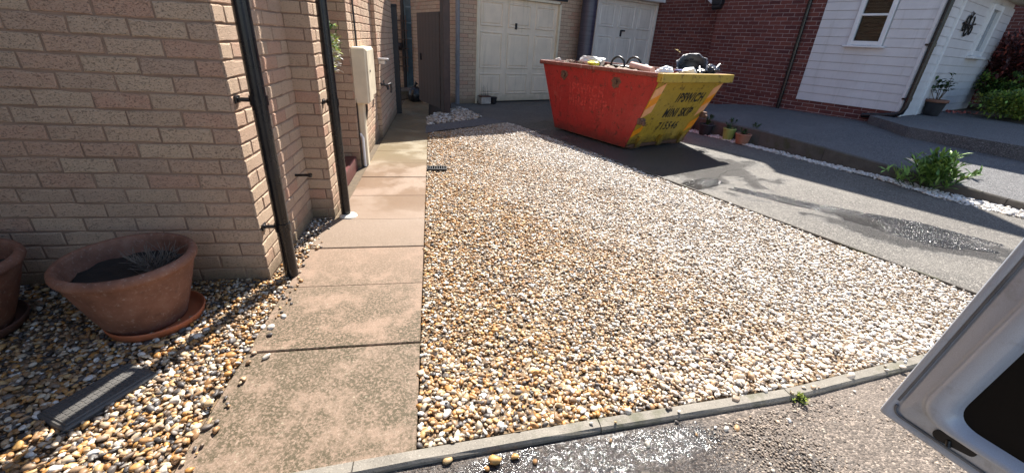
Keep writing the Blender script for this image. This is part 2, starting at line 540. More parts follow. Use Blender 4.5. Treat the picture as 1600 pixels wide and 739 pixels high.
# raised path on the right with its kerb blocks
def KT(y):
    return 0.07 + max(0, min(1, (y - 3.1) / 2.6)) * 0.15
def raised(x, y):
    k = RK(y)
    t = max(0, min(1, (x - k) / 2.2))
    return KT(y) + t * (0.30 - KT(y)) + 0.001
ky = [8.6, 7.9, 7.2, 6.5, 5.8, 5.1, 4.4, 3.7, 3.0, 2.3, 1.5]
rows = []
m = MB()
W0 = Vector((7.18, 8.0, 0)); RU = Vector((0.4226, -0.9063, 0))
for y in ky:
    rr = []
    for t in (-0.03, 0.25, 0.5, 0.75, 1.0):
        xk = RK(y) + 0.10
        xe = 7.05 + (8.3 - y) * 0.466 if y > 6.4 else 7.95 + (6.4 - y) * 0.05
        x = xk + (xe - xk) * t
        rr.append((x, y + t * 0.0, raised(x, y)))
    rows.append(rr)
vs = [p for r in rows for p in r]
fs = []
for i in range(len(rows) - 1):
    for j in range(4):
        fs.append((i * 5 + j, i * 5 + j + 1, (i + 1) * 5 + j + 1, (i + 1) * 5 + j))
m.add(vs, fs)
m.build('raised_path', PATHDARK, None, org=(0, 0, 0), kind='structure')
rk = sheet('raised_path_kerb', [(RK(8.6), 8.6), (RK(8.6) + 0.1, 8.6), (RK(1.5) + 0.1, 1.5), (RK(1.5), 1.5)], -0.05, EARTH)
yy = 8.6
while yy > 1.6:
    ln = 0.88 + random.uniform(-0.05, 0.05)
    y1 = max(1.5, yy - ln)
    a = (RK(yy), yy - 0.004); b = (RK(y1), y1 + 0.004)
    ox = random.uniform(-0.006, 0.006)
    t1, t2 = KT(yy) + 0.006, KT(y1) + 0.006
    m = MB()
    vs = []
    for (x, y), t in ((a, t1), (b, t2)):
        vs += [(x + ox, y, -0.08), (x + ox, y, t - 0.012), (x + ox + 0.012, y, t), (x + ox + 0.12, y, t), (x + ox + 0.12, y, -0.08)]
    m.add(vs, [(0, 1, 6, 5), (1, 2, 7, 6), (2, 3, 8, 7), (3, 4, 9, 8), (0, 4, 3, 2, 1), (5, 6, 7, 8, 9)])
    m.build('kerb_block', CONC_D, rk, org=((a[0] + b[0]) / 2, (a[1] + b[1]) / 2, 0))
    yy = y1
# upper step by the clad porch
m = MB()
m.prism([(7.45, 6.55), (6.95, 5.45), (7.12, 4.6), (7.35, 3.6), (11.5, 2.2), (16, 6.0), (12.5, 8.9), (8.3, 6.8)], 0.0, 0.44)
m.build('upper_path', PATHDARK, None, org=(0, 0, 0), kind='structure')
# a lawn/bed strip behind the shrubs
sheet('garden_bed', [(9.5, 4.5), (16, 3.0), (22, 14), (13, 13)], 0.446, EARTH)

# ------------------------------------------------------------------ GRAVEL
def pebble_mat():
    t = NT('river pebbles')
    a = t.n('Attribute', attribute_name='tone')
    paled = t.n('Attribute', attribute_name='paled')  # share of the paler palette; carries glare painted into the main bed
    tan_c = t.ramp(a.outputs['Fac'], [(0.0, (0.045, 0.04, 0.04)), (0.07, (0.09, 0.075, 0.065)), (0.16, (0.24, 0.15, 0.08)), (0.32, (0.33, 0.155, 0.045)), (0.46, (0.46, 0.22, 0.05)),
                                 (0.56, (0.50, 0.32, 0.13)), (0.7, (0.42, 0.31, 0.20)), (0.82, (0.52, 0.43, 0.31)), (0.93, (0.62, 0.57, 0.49)), (1.0, (0.70, 0.68, 0.64))])
    pale_c = t.ramp(a.outputs['Fac'], [(0.0, (0.14, 0.13, 0.125)), (0.07, (0.27, 0.23, 0.20)), (0.25, (0.44, 0.36, 0.28)), (0.42, (0.55, 0.45, 0.34)), (0.58, (0.58, 0.52, 0.45)),
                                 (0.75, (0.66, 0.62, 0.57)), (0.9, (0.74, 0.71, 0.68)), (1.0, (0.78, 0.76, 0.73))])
    c = t.mix(paled.outputs['Fac'], tan_c, pale_c)
    n = t.noise(130, 4, 0.65)
    c = t.mix(t.math('MULTIPLY', t.step(n, 0.45, 0.75), 0.4), c, (0.2, 0.14, 0.09))
    n2 = t.noise(420, 2, 0.6)
    r = t.math('SUBTRACT', 0.55, t.math('MULTIPLY', t.step(n, 0.4, 0.7), 0.15))
    return t.out(c, r, t.bump(n2, 0.25, 0.002), spec=0.5)
PEBBLE = pebble_mat()

def templates(sub, count):
    res = []
    for k in range(count):
        bm = bmesh.new()
        bmesh.ops.create_icosphere(bm, subdivisions=sub, radius=1.0)
        v = np.array([q.co for q in bm.verts]); f = np.array([[q.index for q in g.verts] for g in bm.faces])
        bm.free()
        dirs = rng.normal(size=(9, 3)); dirs /= np.linalg.norm(dirs, axis=1)[:, None]
        for dd in dirs:                      # press flats into the ball: pebbles are lumpy, not round
            s = v @ dd
            lim = rng.uniform(0.5, 0.85)
            v = v - np.outer(np.maximum(s - lim, 0) * 0.95, dd)
        v += rng.normal(size=v.shape) * 0.035
        res.append((v, f))
    return res
T1, T2 = templates(1, 10), templates(2, 12)

def inside(px, py, poly):
    ins = np.zeros(len(px), bool)
    n = len(poly)
    for i in range(n):
        x0, y0 = poly[i]; x1, y1 = poly[(i + 1) % n]
        c = ((y0 > py) != (y1 > py)) & (px < (x1 - x0) * (py - y0) / (y1 - y0 + 1e-12) + x0)
        ins ^= c
    return ins

def gravel(name, poly, spacing, z, size, near=2.7, palef=None, tone_pow=1.0, zjit=0.011, extra=None, light=0.0, mat=None):
    xs = [p[0] for p in poly]; yv = [p[1] for p in poly]
    gx, gy = np.meshgrid(np.arange(min(xs), max(xs), spacing), np.arange(min(yv), max(yv), spacing * 0.87))
    gx = gx + (np.arange(gx.shape[0])[:, None] % 2) * spacing * 0.5
    px = (gx + rng.normal(size=gx.shape) * spacing * 0.27).ravel(); py = (gy + rng.normal(size=gx.shape) * spacing * 0.27).ravel()
    k = inside(px, py, poly); px, py = px[k], py[k]
    if extra is not None:
        px = np.concatenate([px, extra[0]]); py = np.concatenate([py, extra[1]])
    ez = extra[2] if extra is not None else None
    n = len(px)
    pz = z + rng.uniform(-zjit, zjit, n) * 0.6 + rng.normal(size=n) * zjit * 0.3
    if ez is not None: pz[-len(ez):] = ez - 0.0
    hill = 0.005 * np.sin(px * 3.1 + 1) * np.cos(py * 2.3) + 0.004 * np.sin(px * 9.0 + py * 4) * np.sin(py * 7.3 + 2)
    if ez is not None: hill[-len(ez):] = 0
    pz += hill
    a = size * np.exp(rng.normal(size=n) * 0.33)
    a = np.clip(a, size * 0.5, size * 1.9)
    sc = np.stack([a * rng.uniform(1.0, 1.35, n), a * rng.uniform(0.75, 1.0, n), a * rng.uniform(0.42, 0.68, n)], 1)
    tone = rng.uniform(0, 1, n) ** tone_pow
    tone = np.clip(tone + light, 0, 1)
    paled = palef(px, py) if palef is not None else np.zeros(n)
    paled = np.clip(paled + rng.normal(size=n) * 0.12, 0, 1)
    yaw = rng.uniform(0, 2 * np.pi, n); ti = rng.normal(size=n) * 0.30; tj = rng.normal(size=n) * 0.30
    cz, sz_, cx, sx, cy, sy = np.cos(yaw), np.sin(yaw), np.cos(ti), np.sin(ti), np.cos(tj), np.sin(tj)
    one, zero = np.ones(n), np.zeros(n)
    mk = lambda r: np.array(r).transpose(2, 0, 1)
    Rz = mk([[cz, -sz_, zero], [sz_, cz, zero], [zero, zero, one]])
    Rx = mk([[one, zero, zero], [zero, cx, -sx], [zero, sx, cx]])
    Ry = mk([[cy, zero, sy], [zero, one, zero], [-sy, zero, cy]])
    R = Rx @ Ry @ Rz
    V, F, TN, DR = [], [], [], []
    off = 0
    isn = py < near
    for lst, sel in ((T2, isn), (T1, ~isn)):
        ids = np.nonzero(sel)[0]
        if len(ids) == 0: continue
        pick = rng.integers(0, len(lst), len(ids))
        for ti_, (tv, tf) in enumerate(lst):
            q = ids[pick == ti_]
            if len(q) == 0: continue
            loc = tv[None] * sc[q][:, None, :]
            w = np.einsum('nij,nkj->nki', R[q], loc) + np.stack([px[q], py[q], pz[q]], 1)[:, None, :]
            nv = tv.shape[0]
            V.append(w.reshape(-1, 3))
            F.append((tf[None] + (off + np.arange(len(q)) * nv)[:, None, None]).reshape(-1, 3))
            TN.append(np.repeat(tone[q], nv)); DR.append(np.repeat(paled[q], nv))
            off += nv * len(q)
    V = np.concatenate(V).astype(np.float32); F = np.concatenate(F).astype(np.int32)
    me = bpy.data.meshes.new(name)
    me.vertices.add(len(V)); me.vertices.foreach_set('co', V.ravel())
    me.loops.add(F.size); me.loops.foreach_set('vertex_index', F.ravel())
    me.polygons.add(len(F)); me.polygons.foreach_set('loop_start', np.arange(0, F.size, 3, dtype=np.int32))
    me.polygons.foreach_set('use_smooth', np.ones(len(F), bool))
    me.update(calc_edges=True)
    for nm, arr in (('tone', np.concatenate(TN)), ('paled', np.concatenate(DR))):
        at = me.attributes.new(nm, 'FLOAT', 'POINT'); at.data.foreach_set('value', arr.astype(np.float32))
    me.materials.append(mat or PEBBLE)
    o = bpy.data.objects.new(name, me)
    link(o, None, (0, 0, 0), kind='stuff')
    return o

bed_poly = [(-0.097, 1.03)] + [(x, y + 0.012) for x, y in KERB_IN if 0 < x < 3.3] + [(3.33, 1.5), (GR(1.8) - 0.03, 1.8), (GR(7.1) - 0.03, 7.1), (1.10, 7.28), (-0.05, 6.36), (-0.2, 6.22)]
def glare_main(x, y):  # glare put into the stone colour, whiter towards the right
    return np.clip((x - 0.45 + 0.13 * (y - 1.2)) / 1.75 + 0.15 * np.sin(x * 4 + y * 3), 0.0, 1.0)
GRIT = plain('tan grit between the stones', (0.17, 0.115, 0.065), 0.9, 0.4, 60, bump=0.8, bscale=160)
sheet('gravel_base', bed_poly, -0.0115, GRIT)
_sx = rng.uniform(0.0, 2.3, 46)
_so = np.where(rng.uniform(0, 1, 46) > 0.55, rng.uniform(0.06, 0.14, 46) ** 1.0, rng.uniform(-0.01, 0.045, 46))
stray = (_sx, np.array([along(KERB_IN, x) for x in _sx]) - _so, np.where(_so > 0.05, -0.009, 0.0125))
g1 = gravel('gravel', bed_poly, 0.0154, -0.004, 0.0101, 1.45, glare_main, extra=stray)
left_poly = [(-1.55, 0.86), (-0.85, 0.935), (-0.84, 3.03), (-0.80, 3.06), (-0.955, 3.06), (-0.955, 2.19), (-2.35, 2.19), (-2.3, 1.6)]
sheet('gravel_base', left_poly, -0.010, GRIT)
# stones that spill over the edge of the paving
sx = np.concatenate([rng.uniform(-0.85, -0.85 + 0.065, 60), rng.uniform(-0.85, -0.74, 14)]); syy = np.concatenate([rng.uniform(0.95, 3.0, 60), rng.uniform(0.95, 3.0, 14)])
g2 = gravel('gravel', left_poly, 0.0157, 0.0, 0.0104, 1.75, tone_pow=1.5, palef=lambda x, y: np.clip(0.0 + (y - 2.2) * 0.6, 0, 0.6), extra=(sx, syy, np.full(len(sx), 0.006)))  # stones toned darker all over, to deepen the shade at the house front
gp = [(-0.24, 6.86), (0.5, 7.47), (0.72, 7.80), (0.36, 8.9), (0.0, 8.2), (-0.10, 8.0), (-0.26, 7.6)]
sheet('gravel_base', gp, -0.016, EARTH)
gravel('gravel', gp, 0.034, 0.002, 0.021, 0, lambda x, y: np.full(len(x), 0.8))
# white stones along the foot of the raised kerb
wp = [(RK(8.4) - 0.02, 8.4), (RK(8.4) - 0.22, 8.4), (RK(5.5) - 0.21, 5.5), (RK(4.2) - 0.22, 4.2), (RK(3.6) - 0.38, 3.6), (RK(2.4) - 0.26, 2.4), (RK(2.4), 2.4)]
gravel('white_gravel', wp, 0.024, 0.0, 0.016, 0, lambda x, y: np.full(len(x), 1.0), light=0.5)

# coarse grit standing proud of the street surface
rp = [(0.98, 1.01), (1.45, 1.07), (2.3, 1.20), (2.95, 1.33), (2.9, 0.5), (1.6, 0.30), (0.75, 0.40), (0.30, 0.62), (0.75, 0.72), (0.9, 0.86)]
def grit_mat():
    t = NT('street grit')
    a = t.n('Attribute', attribute_name='tone')
    return t.out(t.ramp(a.outputs['Fac'], [(0.0, (0.07, 0.056, 0.046)), (0.4, (0.16, 0.122, 0.092)), (0.7, (0.25, 0.195, 0.15)), (0.92, (0.33, 0.27, 0.21)), (1.0, (0.46, 0.42, 0.36))]), 0.6)
gravel('tarmac_grit', rp, 0.0120, -0.0165, 0.0052, -9, zjit=0.003, mat=grit_mat())
# wet grit glittering where water lies on the driveway and the street
def wet_grit_mat():
    t = NT('wet grit')
    a = t.n('Attribute', attribute_name='tone')
    return t.out(t.ramp(a.outputs['Fac'], [(0.0, (0.02, 0.02, 0.022)), (1.0, (0.075, 0.07, 0.07))]), 0.17, spec=0.9)
WETG = wet_grit_mat()
def ell_poly(cx, cy, a, rx, ry, n=36, wob=0.22):
    ph = random.uniform(0, 6)
    return [(cx + math.cos(a) * rx * k1 * math.cos(q) - math.sin(a) * ry * k1 * math.sin(q), cy + math.sin(a) * rx * k1 * math.cos(q) + math.cos(a) * ry * k1 * math.sin(q))
            for q in [6.2832 * i / n for i in range(n)] for k1 in [1 + wob * math.sin(3 * q + ph) * 0.6 + wob * 0.5 * math.sin(7 * q + 2 * ph)]]
gravel('wet_grit', ell_poly(3.42, 3.42, -0.85, 0.56, 0.13), 0.0105, -0.0122, 0.0052, -9, zjit=0.0015, mat=WETG)
gravel('wet_grit', ell_poly(3.95, 2.80, -0.8, 0.66, 0.28), 0.0105, -0.0122, 0.0052, -9, zjit=0.0015, mat=WETG)
gravel('wet_grit', ell_poly(2.72, 3.98, 0.5, 0.40, 0.13), 0.0115, -0.0122, 0.0052, -9, zjit=0.0015, mat=WETG)
gravel('wet_grit', [(-0.15, 0.90), (0.3, 0.985), (0.95, 1.035), (1.02, 0.96), (0.8, 0.82), (0.35, 0.66), (-0.05, 0.62)], 0.0135, -0.0170, 0.0048, -9, zjit=0.0015, mat=WETG)
# loose stones that lie singly on the street
for x, y, sz, lab in ((0.003, 0.968, 0.017, 'small tan pebble lying on the wet street below the slab corner'),
                  (0.160, 0.950, 0.022, 'rounded brown pebble on the wet street beside the kerb'),
                  (0.232, 0.957, 0.015, 'pale yellowish pebble on the wet street, nearest the sun glint')):
    tv, tf = T2[random.randrange(12)]
    me = bpy.data.meshes.new('pebble')
    me.from_pydata([Vector((a[0] * sz * 1.2, a[1] * sz * 0.85, a[2] * sz * 0.65 + sz * 0.6)) for a in tv], [], tf.tolist())
    me.polygons.foreach_set('use_smooth', [True] * len(tf))
    at = me.attributes.new('tone', 'FLOAT', 'POINT'); at.data.foreach_set('value', [random.choice((0.5, 0.34, 0.6))] * len(tv))
    me.materials.append(PEBBLE)
    link(bpy.data.objects.new('pebble', me), None, (x, y, -0.014), lab, 'stone')

# ------------------------------------------------------------------ BRICKWORK
def brick_mesh(mat):
    """unit-long brick front: local x along the course, -y outward, z up"""
    l, hh, dp, c = 0.2155, 0.0655, 0.010, 0.0035
    # eight points round the face so that the arrises wander like those of a rough stock brick
    ring = [(-1, -1), (-.36, -1), (.30, -1), (1, -1), (1, 1), (.34, 1), (-.30, 1), (-1, 1)]
    g = random.gauss
    vs = [(x * l / 2, dp, z * hh / 2) for x, z in ring]
    off = [(g(0, .0013), g(0, .0016)) for _ in ring]
    vs += [(x * l / 2 + o[0], c + g(0, .0007), z * (hh / 2) + o[1]) for (x, z), o in zip(ring, off)]
    vs += [(x * (l / 2 - c * (1 + abs(g(0, .4)))) + o[0], g(0, .0008), z * (hh / 2 - c * (1 + abs(g(0, .4)))) + o[1]) for (x, z), o in zip(ring, off)]
    fs = [(16, 17, 22, 23), (17, 18, 21, 22), (18, 19, 20, 21)]
    for a in (0, 8):
        fs += [(a + q, a + (q + 1) % 8, a + 8 + (q + 1) % 8, a + 8 + q) for q in range(8)]
    me = bpy.data.meshes.new('brick')
    me.from_pydata(vs, [], fs)
    me.materials.append(mat)
    return me

class Masonry:
    """walls of one building: cores are wall parts, bricks in view become objects, the rest one stuff part per wall"""
    def __init__(self, root, bmat, mmat, limit=300, minpx=9.0):
        self.root, self.bmat, self.mmat, self.limit, self.minpx = root, bmat, mmat, limit, minpx
        self.list = []
        self.meshes = [brick_mesh(bmat) for _ in range(12)]
    def wall(self, p0, ang, L, z0, z1, openings=(), phase=0, thick=0.2, corner=0.0):
        u = Vector((math.cos(ang), math.sin(ang), 0)); nrm = Vector((u.y, -u.x, 0))
        p0 = Vector((p0[0], p0[1], 0))
        rec = 0.0045
        us = sorted({0.0, L, *[o[0] for o in openings], *[o[1] for o in openings]})
        us = [x for x in us if -1e-6 <= x <= L + 1e-6]
        zs = sorted({z0, z1, *[min(max(o[2], z0), z1) for o in openings], *[min(max(o[3], z0), z1) for o in openings]})
        m = MB()
        for a, b in zip(us[:-1], us[1:]):
            for c, d in zip(zs[:-1], zs[1:]):
                if d - c < 1e-6 or any(o[0] < (a + b) / 2 < o[1] and o[2] < (c + d) / 2 < o[3] for o in openings):
                    continue
                a2 = a + 0.008 if a == 0 else a
                pa, pb = p0 + u * a2 - nrm * rec, p0 + u * (b - 0.001) - nrm * rec
                m.slab([(pa.x, pa.y, c), (pb.x, pb.y, c), (pb.x, pb.y, d), (pa.x, pa.y, d)], -nrm * thick)
        w = m.build('wall', self.mmat, self.root)
        k = 0
        z = z0 + 0.0375
        while z < z1:
            x = -(0.1125 if (k + phase) % 2 else 0.0)
            while x < L:
                segs = [(max(x, corner), min(x + 0.2155, L))]
                for o in openings:
                    if o[2] - 0.01 < z < o[3] + 0.01:
                        ns = []
                        for a, b in segs:
                            if b <= o[0] or a >= o[1]: ns.append((a, b))
                            else:
                                if a < o[0]: ns.append((a, o[0]))
                                if b > o[1]: ns.append((o[1], b))
                        segs = ns
                for a, b in segs:
                    if b - a > 0.012:
                        c = p0 + u * ((a + b) / 2)
                        self.list.append((w, Vector((c.x, c.y, z)), ang, (b - a) / 0.2155))
                x += 0.225
            k += 1
            z += 0.075
        return w
    def finish(self):
        def rank(b):
            w, c, ang, s = b
            u = Vector((math.cos(ang), math.sin(ang), 0))
            q = [proj(c + u * (0.1 * s * d)) for d in (-1, 1)]
            if None in q: return 0
            mx, my = (q[0][0] + q[1][0]) / 2, (q[0][1] + q[1][1]) / 2
            if not (-15 < mx < 1615 and -15 < my < 755): return 0
            nrm = Vector((u.y, -u.x, 0))
            if nrm.dot(Vector((0, 0, CAM_H)) - c) <= 0: return 0
            wpx = math.hypot(q[0][0] - q[1][0], q[0][1] - q[1][1]); hpx = 0.065 * F_PX / ((q[0][2] + q[1][2]) / 2)
            return 0 if max(wpx, hpx) < self.minpx else wpx * hpx
        rk = sorted(((rank(b), i) for i, b in enumerate(self.list)), reverse=True)
        single = {i for r, i in rk[:self.limit] if r > 0}
        rest = {}
        for i, (w, c, ang, s) in enumerate(self.list):
            if i in single:
                o = bpy.data.objects.new('brick', random.choice(self.meshes))
                COL.objects.link(o)
                o.parent = w
                nrm = Vector((math.sin(ang), -math.cos(ang), 0))
                o.location = c - _org(w) + nrm * random.uniform(-0.001, 0.0015)
                o.rotation_euler = (random.uniform(-.004, .004), random.uniform(-.006, .006), ang)
                o.scale = (s, 1, 1)
            else:
                rest.setdefault(w.name, []).append((w, c, ang, s))
        tv = np.array([[v.co[:] for v in me.vertices] for me in self.meshes])
        tf = [tuple(p.vertices) for p in self.meshes[0].polygons]
        for lst in rest.values():
            w = lst[0][0]
            n = len(lst)
            pick = rng.integers(0, len(tv), n)
            V = tv[pick].copy()
            V[:, :, 0] *= np.array([b[3] for b in lst])[:, None]
            ca, sa = math.cos(lst[0][2]), math.sin(lst[0][2])
            X = V[:, :, 0] * ca - V[:, :, 1] * sa; Y = V[:, :, 0] * sa + V[:, :, 1] * ca
            C = np.array([(b[1] - _org(w))[:] for b in lst])
            W = np.stack([X + C[:, 0, None], Y + C[:, 1, None], V[:, :, 2] + C[:, 2, None]], 2)
            me = bpy.data.meshes.new('bricks')
            fs = [tuple(q + 24 * i for q in f) for i in range(n) for f in tf]
            me.from_pydata(W.reshape(-1, 3).tolist(), [], fs)
            me.materials.append(self.bmat)
            o = bpy.data.objects.new('bricks', me)
            link(o, w, _org(w), kind='stuff')

A90 = math.pi / 2
# ------------------------------------------------------------------ THING: house on the left
house = thing('brick_house', (-2.5, 5.0, 0), 'buff brick house wall with black downpipes along the slab path', 'house')
ms = Masonry(house, BUFF, MORTAR)
HX1, HX2, HX3, HX4 = -0.956, -0.800, -0.835, -0.785
Z0, ZT = -0.075, 4.8
ms.wall((-4.556, 2.19), 0.0, 3.6 - 0.010, Z0, ZT, phase=0)                          # front wall facing the street
ms.wall((HX1, 2.19), A90, 0.90, Z0, ZT, phase=1)                                    # short sunlit side
ms.wall((HX1 - 0.11, 3.075), 0.0, HX2 - HX1 + 0.11 - 0.010, Z0, ZT, phase=1, thick=0.1)   # pilaster return
ms.wall((HX2, 3.075), A90, 0.245, Z0, ZT, phase=0, thick=0.5)                       # narrow pier before the door
DY0, DY1 = 3.32, 4.42
ms.wall((HX3 - 0.30, DY1), 0.0, 0.30 - 0.010, Z0, ZT, phase=0, thick=0.08)          # reveal beyond the door
ms.wall((HX3, DY1), A90, 1.48, Z0, ZT, phase=1, thick=0.25)                         # wall with the meter boxes
ms.wall((HX3 - 0.1, 5.90), 0.0, HX4 - HX3 + 0.1 - 0.010, Z0, ZT, phase=1, thick=0.05)
ms.wall((HX4, 5.90), A90, 1.95, Z0, ZT, phase=0, thick=0.3)                         # far pier, ends at the gate post
ms.wall((-2.62, -1.6), A90, 3.785, Z0, ZT, phase=1, thick=0.2)                        # added unseen wing, blocks sky light to darken the left gravel
ms.finish()
MB().box((-1.0, 3.87, 3.55), (0.35, 1.1, 2.7)).build('wall', MORTAR, house)         # masonry over the door
MB().box((-2.75, 5.05, 4.93), (4.4, 6.2, 0.2)).build('roof', ROOF, house)
MB().box((-3.0, 5.6, 2.35), (3.3, 4.2, 4.7)).build('wall', MORTAR, house)
MB().box((-3.72, 0.3, 2.35), (1.75, 3.7, 4.7)).build('wall', MORTAR, house)  # solid core of the added wing
MB().box((-3.7, 0.0, 4.93), (2.3, 3.7, 0.2)).build('roof', ROOF, house)  # roof of the added wing, never in view
# door recess
dr = MB().box((-1.115, 3.87, 1.13), (0.05, 1.02, 2.02), 0, 0.006).build('door', plain('dark red door paint', (0.045, 0.012, 0.014), 0.4, 0.2), house)
for z in (0.55, 1.1, 1.65):
    MB().box((-1.086, 3.87, z), (0.012, 0.72, 0.42), 0, 0.005).build('door_panel', plain('dark red door paint', (0.05, 0.014, 0.016), 0.35, 0.2), dr)
MB().box((-1.10, 3.34, 1.13), (0.09, 0.05, 2.1), 0, 0.004).box((-1.10, 4.395, 1.13), (0.09, 0.05, 2.1), 0, 0.004).box((-1.10, 3.87, 2.17), (0.09, 1.0, 0.06), 0, 0.004).build('door_frame', DARK, house)
MB().box((-0.985, 3.86, 0.05), (0.25, 1.05, 0.16), 0, 0.012).build('doorstep', plain('dark red tile', (0.12, 0.03, 0.03), 0.4, 0.25), house)
# downpipes
def downpipe(parent, x, y, z0, z1, r, mat, clips, wallv, label=None):
    m = MB().tube([(x, y, z0), (x, y, z1)], r, 16)
    pipe = m.build('downpipe', mat, parent, label=label)
    for z in clips:
        c = MB().tube([(x, y, z - 0.022), (x, y, z + 0.022)], r * 1.16, 16)
        e = Vector((x, y, z)) + Vector(wallv)
        c.tube([(x, y, z), tuple(e)], r * 0.30, 8)
        c.box(tuple(e), (0.012 if abs(wallv[0]) > abs(wallv[1]) else 0.05, 0.05 if abs(wallv[0]) > abs(wallv[1]) else 0.012, 0.035), 0, 0.003)
        c.build('pipe_clip', mat, pipe)
    return pipe
dp1 = downpipe(house, -0.858, 2.235, -0.01, 4.8, 0.035, BLACKPVC, (0.30, 0.955, 1.9), (-0.095, 0.0, 0), 'black downpipe at the front corner of the house')
dp2 = downpipe(house, -0.735, 3.135, 0.0, 4.8, 0.034, BLACKPVC, (0.83, 1.9), (-0.062, 0.0, 0), 'black downpipe beside the front door')
MB().tube([(-0.955, 2.84, 0.40), (-0.86, 2.83, 0.405)], 0.009, 8).tube([(-0.87, 2.831, 0.404), (-0.852, 2.83, 0.405)], 0.015, 8).build('wall_spigot', BLACKPVC, house)
MB().lathe([(0.0, 0.012), (0.035, 0.012), (0.062, 0.008), (0.066, 0.0)], (-0.715, 3.11, 0.0), 20).build('pipe_collar', plain('pale mortar ring', (0.6, 0.57, 0.5), 0.8, 0.2), dp2)
# meter boxes
mb_ = MB().box((-0.772, 4.585, 0.885), (0.14, 0.27, 0.51), 0, 0.012).build('meter_box', CREAM, house, label='nearer cream meter box')
MB().box((-0.698, 4.585, 0.885), (0.012, 0.23, 0.47), 0, 0.005).build('meter_door', CREAM, mb_)
MB().tube([(-0.692, 4.57, 0.93), (-0.686, 4.57, 0.93)], 0.012, 10).build('meter_lock', DARK, mb_)
mb2 = MB().box((-0.790, 5.00, 0.885), (0.10, 0.36, 0.50), 0, 0.012).build('meter_box', CREAM, house, label='farther cream meter box')
MB().box((-0.735, 5.00, 0.885), (0.012, 0.32, 0.46), 0, 0.005).build('meter_door', CREAM, mb2)
MB().box((-0.80, 4.56, 0.30), (0.06, 0.10, 0.66), 0, 0.008).build('cable_conduit', CREAM, house)
MB().tube([(-0.80, 4.475, 0.0), (-0.80, 4.47, 0.30), (-0.822, 4.47, 0.34)], 0.014, 8).build('waste_pipe', WHITE, house)
MB().tube([(-0.822, 4.72, 1.13), (-0.824, 4.70, 1.6), (-0.824, 4.73, 2.6), (-0.824, 4.72, 4.5)], 0.010, 6).build('cable', DARK, house)
MB().tube([(-0.824, 4.55, 1.10), (-0.823, 4.46, 0.9), (-0.824, 4.45, 0.4), (-0.822, 4.44, 0.02)], 0.006, 6).build('cable', DARK, house)
MB().tube([(-0.79, 4.78, 0.63), (-0.79, 4.82, 0.57), (-0.80, 4.86, 0.50), (-0.815, 4.85, 0.40)], 0.012, 6).tube([(-0.80, 4.74, 0.63), (-0.81, 4.76, 0.53), (-0.82, 4.80, 0.48)], 0.009, 6).build('cable', DARK, house)
MB().box((-0.73, 5.98, 0.97), (0.13, 0.14, 0.025), 0, 0.006).box((-0.745, 5.98, 0.935), (0.09, 0.10, 0.05), 0, 0.006).build('flue_vent', plain('grey metal', (0.38, 0.38, 0.4), 0.35, 0.2, metal=0.6), house)
MB().tube([(-0.79, 6.0, 0.66), (-0.73, 6.0, 0.66), (-0.70, 6.0, 0.64), (-0.69, 6.0, 0.60)], 0.016, 8).tube([(-0.745, 6.0, 0.66), (-0.745, 6.0, 0.71)], 0.008, 6).tube([(-0.745, 5.965, 0.71), (-0.745, 6.035, 0.71)], 0.008, 6).tube([(-0.70, 5.98, 0.66), (-0.66, 6.0, 0.68), (-0.655, 6.02, 0.62), (-0.66, 6.01, 0.56)], 0.013, 8).build('garden_tap', DARK, house)

# ------------------------------------------------------------------ THING: garage building (turned 25 degrees)
FA = math.radians(25.0)
def F(u, v, z=0.0):                       # u along the garage front, v away from the street side
    p = Vector((0.729, 9.549, z)) + E2 * u + E1 * v
    return p
gar = thing('garage_building', F(2.5, 3.0), 'buff brick garage building with two panelled white doors', 'garage')
mg = Masonry(gar, BUFF, MORTAR, limit=300, minpx=10.0)
GH = 4.5
p = F(-0.42, 0)
mg.wall((p.x, p.y), FA, 6.0, Z0, GH, openings=[(0.42, 2.58, -0.08, 2.12), (3.70, 5.88, -0.08, 2.40)], phase=0, thick=0.22)
p = F(-0.42, 6.0)
mg.wall((p.x, p.y), FA - A90, 5.99, Z0, GH, phase=1, thick=0.2)
mg.finish()
m = MB()
for a in (F(2.6, 3.2, 2.25),):
    m.box(a, (5.5, 5.2, 4.5), FA)
m.build('wall', MORTAR, gar)
MB().box(F(2.6, 3.0, 4.6), (6.3, 6.4, 0.2), FA).build('roof', ROOF, gar)
def fbox(mb, u, v, z, su, sv, sz, ch=0.0):
    return mb.box(F(u, v, z), (su, sv, sz), FA, ch)
